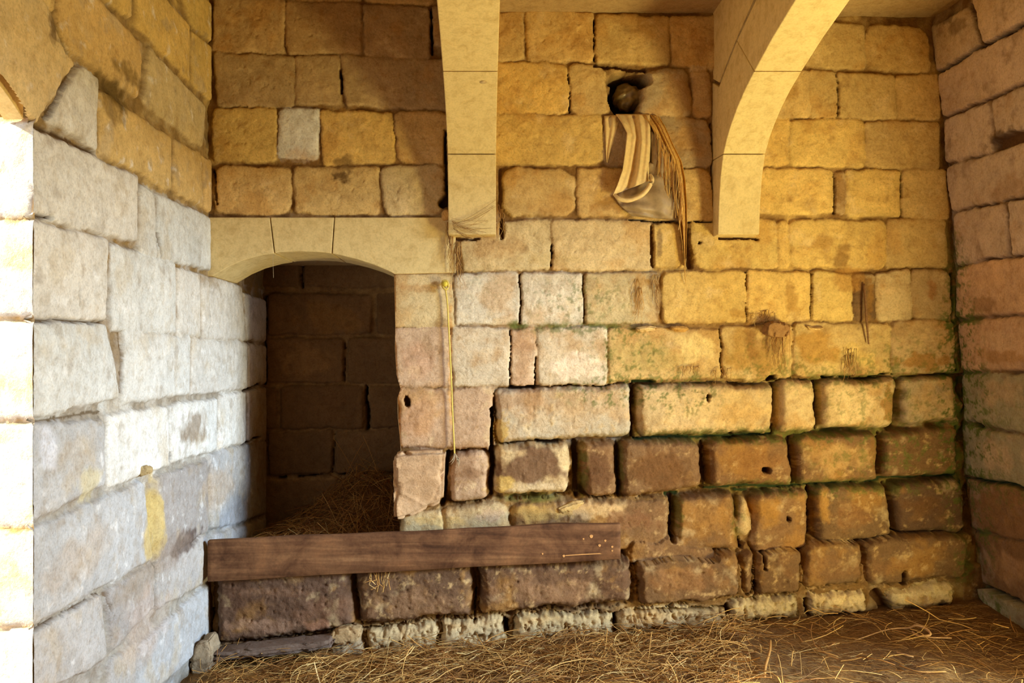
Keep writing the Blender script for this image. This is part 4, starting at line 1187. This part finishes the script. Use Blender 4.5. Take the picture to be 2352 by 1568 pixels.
# ---------------------------------------------------------------- hanging sheet
def drape(name, left, right, nu, nv, fold, mat, parent, thick=.0016, fringe=0.0):
    left = np.array(left, float); right = np.array(right, float)
    v = np.linspace(0, 1, nv)
    def at(poly, v): 
        k = np.linspace(0, 1, len(poly))
        return np.stack([np.interp(v, k, poly[:, a]) for a in range(poly.shape[1])], -1)
    Lp, Rp = at(left, v), at(right, v)
    V = []
    for j in range(nv):
        for i in range(nu):
            u = i / (nu - 1)
            p = Lp[j] * (1 - u) + Rp[j] * u
            px, py, off = p[0], p[1], p[2]
            off = off + fold(u, v[j])
            V.append(W(px, py, off))
    I = np.arange(nu * nv).reshape(nv, nu)
    fcs = np.stack([I[:-1, :-1], I[1:, :-1], I[1:, 1:], I[:-1, 1:]], -1).reshape(-1, 4)
    o = link(name, np_mesh(name, np.array(V), fcs, None), mat)
    md = o.modifiers.new('thickness', 'SOLIDIFY'); md.thickness = thick; md.offset = 0
    keep(o, parent)
    return o
sh = empty('hanging_sheet', W(1470, 268, .02))
tag(sh, 'torn dusty sheet hanging from the hole in the wall', 'sheet')
def fold_a(u, v): return .018 * math.sin(u * 9.5 + 1.2 * v + .4) * min(1, .35 + v) + .008 * math.sin(u * 21 + v * 3)
drape('cloth', [(1414, 262, .0), (1428, 282, .03), (1440, 305, .04), (1436, 345, .045), (1430, 390, .05), (1418, 425, .055), (1408, 448, .05)],
      [(1492, 262, .0), (1494, 290, .03), (1494, 330, .045), (1492, 370, .05), (1490, 400, .06), (1494, 408, .06), (1500, 412, .06)], 44, 40, fold_a, M_CLOTH, sh)
tube('rolled_hem', [W(1410, 446, .06), W(1422, 456, .075), W(1440, 460, .08), W(1458, 456, .085), W(1476, 446, .085), W(1490, 430, .08), W(1498, 412, .075), W(1494, 400, .065)], [.007, .011, .012, .011, .012, .012, .011, .006], M_CLOTH, sh, 8)
def fold_b(u, v): return .028 * math.sin(v * 3.0) * math.sin(u * 3.1) + .007 * math.sin(u * 14 + v * 7 + 2 * math.sin(v * 5)) + .005 * math.sin(v * 19 - u * 12)
drape('pouch', [(1412, 452, .02), (1424, 472, .03), (1440, 486, .035), (1452, 496, .03)], [(1492, 372, .03), (1550, 400, .03), (1562, 470, .03), (1556, 506, .01)], 40, 24, fold_b, M_PLASTIC, sh)
def fold_b2(u, v): return .02 * math.sin(u * 3.1) + .005 * math.sin(u * 17 + v * 9)
drape('torn_plastic', [(1494, 300, .02), (1496, 340, .03), (1496, 375, .03), (1500, 400, .02)], [(1522, 320, .02), (1536, 350, .03), (1548, 400, .03), (1556, 440, .02)], 24, 20, fold_b2, M_PLASTIC, sh)
def fold_c(u, v): return .010 * math.sin(u * 11 + v * 2) + .006 * math.sin(u * 27)
drape('frayed_band', [(1476, 264, .0), (1496, 290, .03), (1512, 325, .04), (1522, 355, .04), (1534, 395, .035), (1548, 450, .03), (1558, 500, .025), (1567, 560, .02), (1570, 600, .015)],
      [(1512, 264, .0), (1528, 290, .03), (1548, 335, .04), (1566, 370, .04), (1574, 410, .035), (1578, 470, .03), (1578, 520, .025), (1576, 580, .02), (1573, 612, .015)], 34, 60, fold_c, M_BAND, sh)
r5 = np.random.RandomState(12)
paths = []
for k in range(70):
    a = r5.rand(); x0 = 1505 + 62 * a; y0 = 300 + 110 * a + r5.uniform(-14, 14)
    L = r5.uniform(40, 130)
    paths.append([W(x0, y0, .056), W(x0 + r5.uniform(-3, 3), y0 + L * .33, .055), W(x0 + r5.uniform(-4, 4), y0 + L * .66, .05), W(x0 + r5.uniform(-6, 6), y0 + L, .045)])
o = tubes('fringe', paths, np.full((70, 4), .0014), straw_cols(70, r5, .95), M_STRAW, 4); o['kind'] = 'stuff'; keep(o, sh)
tube('loose_strand', [W(1570, 560, .02), W(1572, 600, .02), W(1574, 640, .018), W(1576, 655, .012)], [.004, .003, .002, .001], M_BAND, sh, 6)
drape('side_fold', [(1388, 266, -.002), (1390, 300, .006), (1391, 340, .006), (1393, 372, .004)], [(1424, 264, -.002), (1416, 300, .012), (1404, 340, .010), (1396, 374, .006)], 12, 14, lambda u, v: .004 * math.sin(u * 12), M_CLOTH, sh)

# crumpled bag pushed into the hole
bm = bmesh.new()
bmesh.ops.create_icosphere(bm, subdivisions=4, radius=1)
for v in bm.verts:
    d = 1 + .34 * float(perlin(np.array(v.co.x * 2.1 + 4), np.array(v.co.z * 2.1 + v.co.y))) + .08 * abs(float(perlin(np.array(v.co.x * 5 + 9), np.array(v.co.z * 5 - v.co.y * 3))))
    v.co = Vector((v.co.x * .070 * d + .015 * v.co.z, v.co.y * .07 * d, v.co.z * .066 * d))
me = bpy.data.meshes.new('plastic_bag'); bm.to_mesh(me); bm.free()
me.polygons.foreach_set('use_smooth', np.full(len(me.polygons), True))
bag = link('plastic_bag', me, M_GLASS)
bag.location = wpos(1440, 226, YB + .13)
tag(bag, 'crumpled cloudy plastic bag stuffed into the hole above the hanging sheet', 'bag')

# ---------------------------------------------------------------- single stalks and twigs that stand out
def stalk(pts, rad, rgb, label, cat='straw', name='straw_stalk', group=None):
    o = tube(name, pts, rad, None, None, 6)
    m = plain_material(name + '_colour', rgb, .6, var=.2, scale=100)
    o.data.materials.append(m) if not o.data.materials else None
    o.data.materials[0] = m
    tag(o, label, cat, group)
    return o
def G(px, py, lift=.0):
    """point on the floor under a pixel"""
    y = 4.0
    for _ in range(12):
        x = (px - CX) * y / F
        z = float(floor_z(x, y)) + lift
        y = (ZC - z) * F / (py - CY)
    return ((px - CX) * y / F, y, z)
a = G(738, 1580, .01); b = (a[0] - .035, a[1] + .01, a[2] + .115)
stalk([a, ((a[0] + b[0]) / 2, a[1], (a[2] + b[2]) / 2), b], [.0035, .0035, .003], (232, 196, 132), 'pale straight straw stalk standing up out of the straw near the left corner')
stalk([G(1520, 1512, .03), G(1560, 1530, .03), G(1602, 1552, .025)], .004, (206, 160, 96), 'thick straw stalk lying slanted in the straw near the bottom edge')
stalk([G(850, 1512, .04), G(905, 1522, .035), G(980, 1535, .03)], .006, (216, 172, 104), 'thick pale flattened straw stalk lying in the straw left of centre')
stalk([G(1870, 1492, .012), G(1900, 1500, .014), G(1925, 1508, .008)], .004, (196, 146, 78), 'single ochre stalk on the bare earth right of the straw')
stalk([G(2060, 1498, .012), G(2098, 1508, .01)], .004, (214, 170, 120), 'short pale stalk on the bare earth under the mossy corner')
stalk([G(2066, 1528, .01), G(2110, 1542, .012), G(2172, 1542, .008)], .003, (196, 146, 80), 'thin bent stalk on the dark earth near the bottom right corner')
stalk([G(1770, 1470, .05), G(1768, 1495, .04), G(1758, 1530, .02), G(1756, 1555, .015)], [.004, .006, .007, .005], (176, 126, 64), 'short crooked brown twig upright at the edge of the straw', 'twig', 'twig')
stalk([G(1964, 1470, .01), G(2040, 1445, .02), G(2086, 1442, .03), G(2105, 1436, .05), G(2130, 1446, .045), G(2136, 1458, .03), G(2110, 1460, .02), G(2095, 1450, .02), G(2120, 1462, .015), G(2186, 1465, .01)], [.002, .003, .004, .006, .006, .005, .005, .004, .004, .003], (204, 160, 110), 'knotted loop of dry grass lying on the dark earth by the mossy corner', 'grass loop', 'grass_loop')

# straw poking out under the plank
paths = []
r6 = np.random.RandomState(5)
yy = 4.165
for k in range(16):
    x0 = 870 + r6.uniform(-22, 40); L = r6.uniform(14, 42)
    paths.append([wpos(x0, 1312, yy + .03), wpos(x0 + r6.uniform(-6, 6), 1318 + L * .3, yy - .03), wpos(x0 + r6.uniform(-8, 8), 1318 + L * .7, yy - .04), wpos(x0 + r6.uniform(-12, 14), 1318 + L, yy - .035)])
o = tubes('straw_tuft', paths, np.full((16, 4), .0016), straw_cols(16, r6), M_STRAW, 4)
tag(o, 'tuft of straw poking out under the middle of the plank', 'straw', kind='stuff')

th = tube('thread', [W(628, 578, -.02), W(627, 600, -.018), W(628, 638, -.02)], [.0009, .0007, .0011], M_FRAY, None, 5)
tag(th, 'fine pale thread hanging under the left joint of the lintel', 'thread')
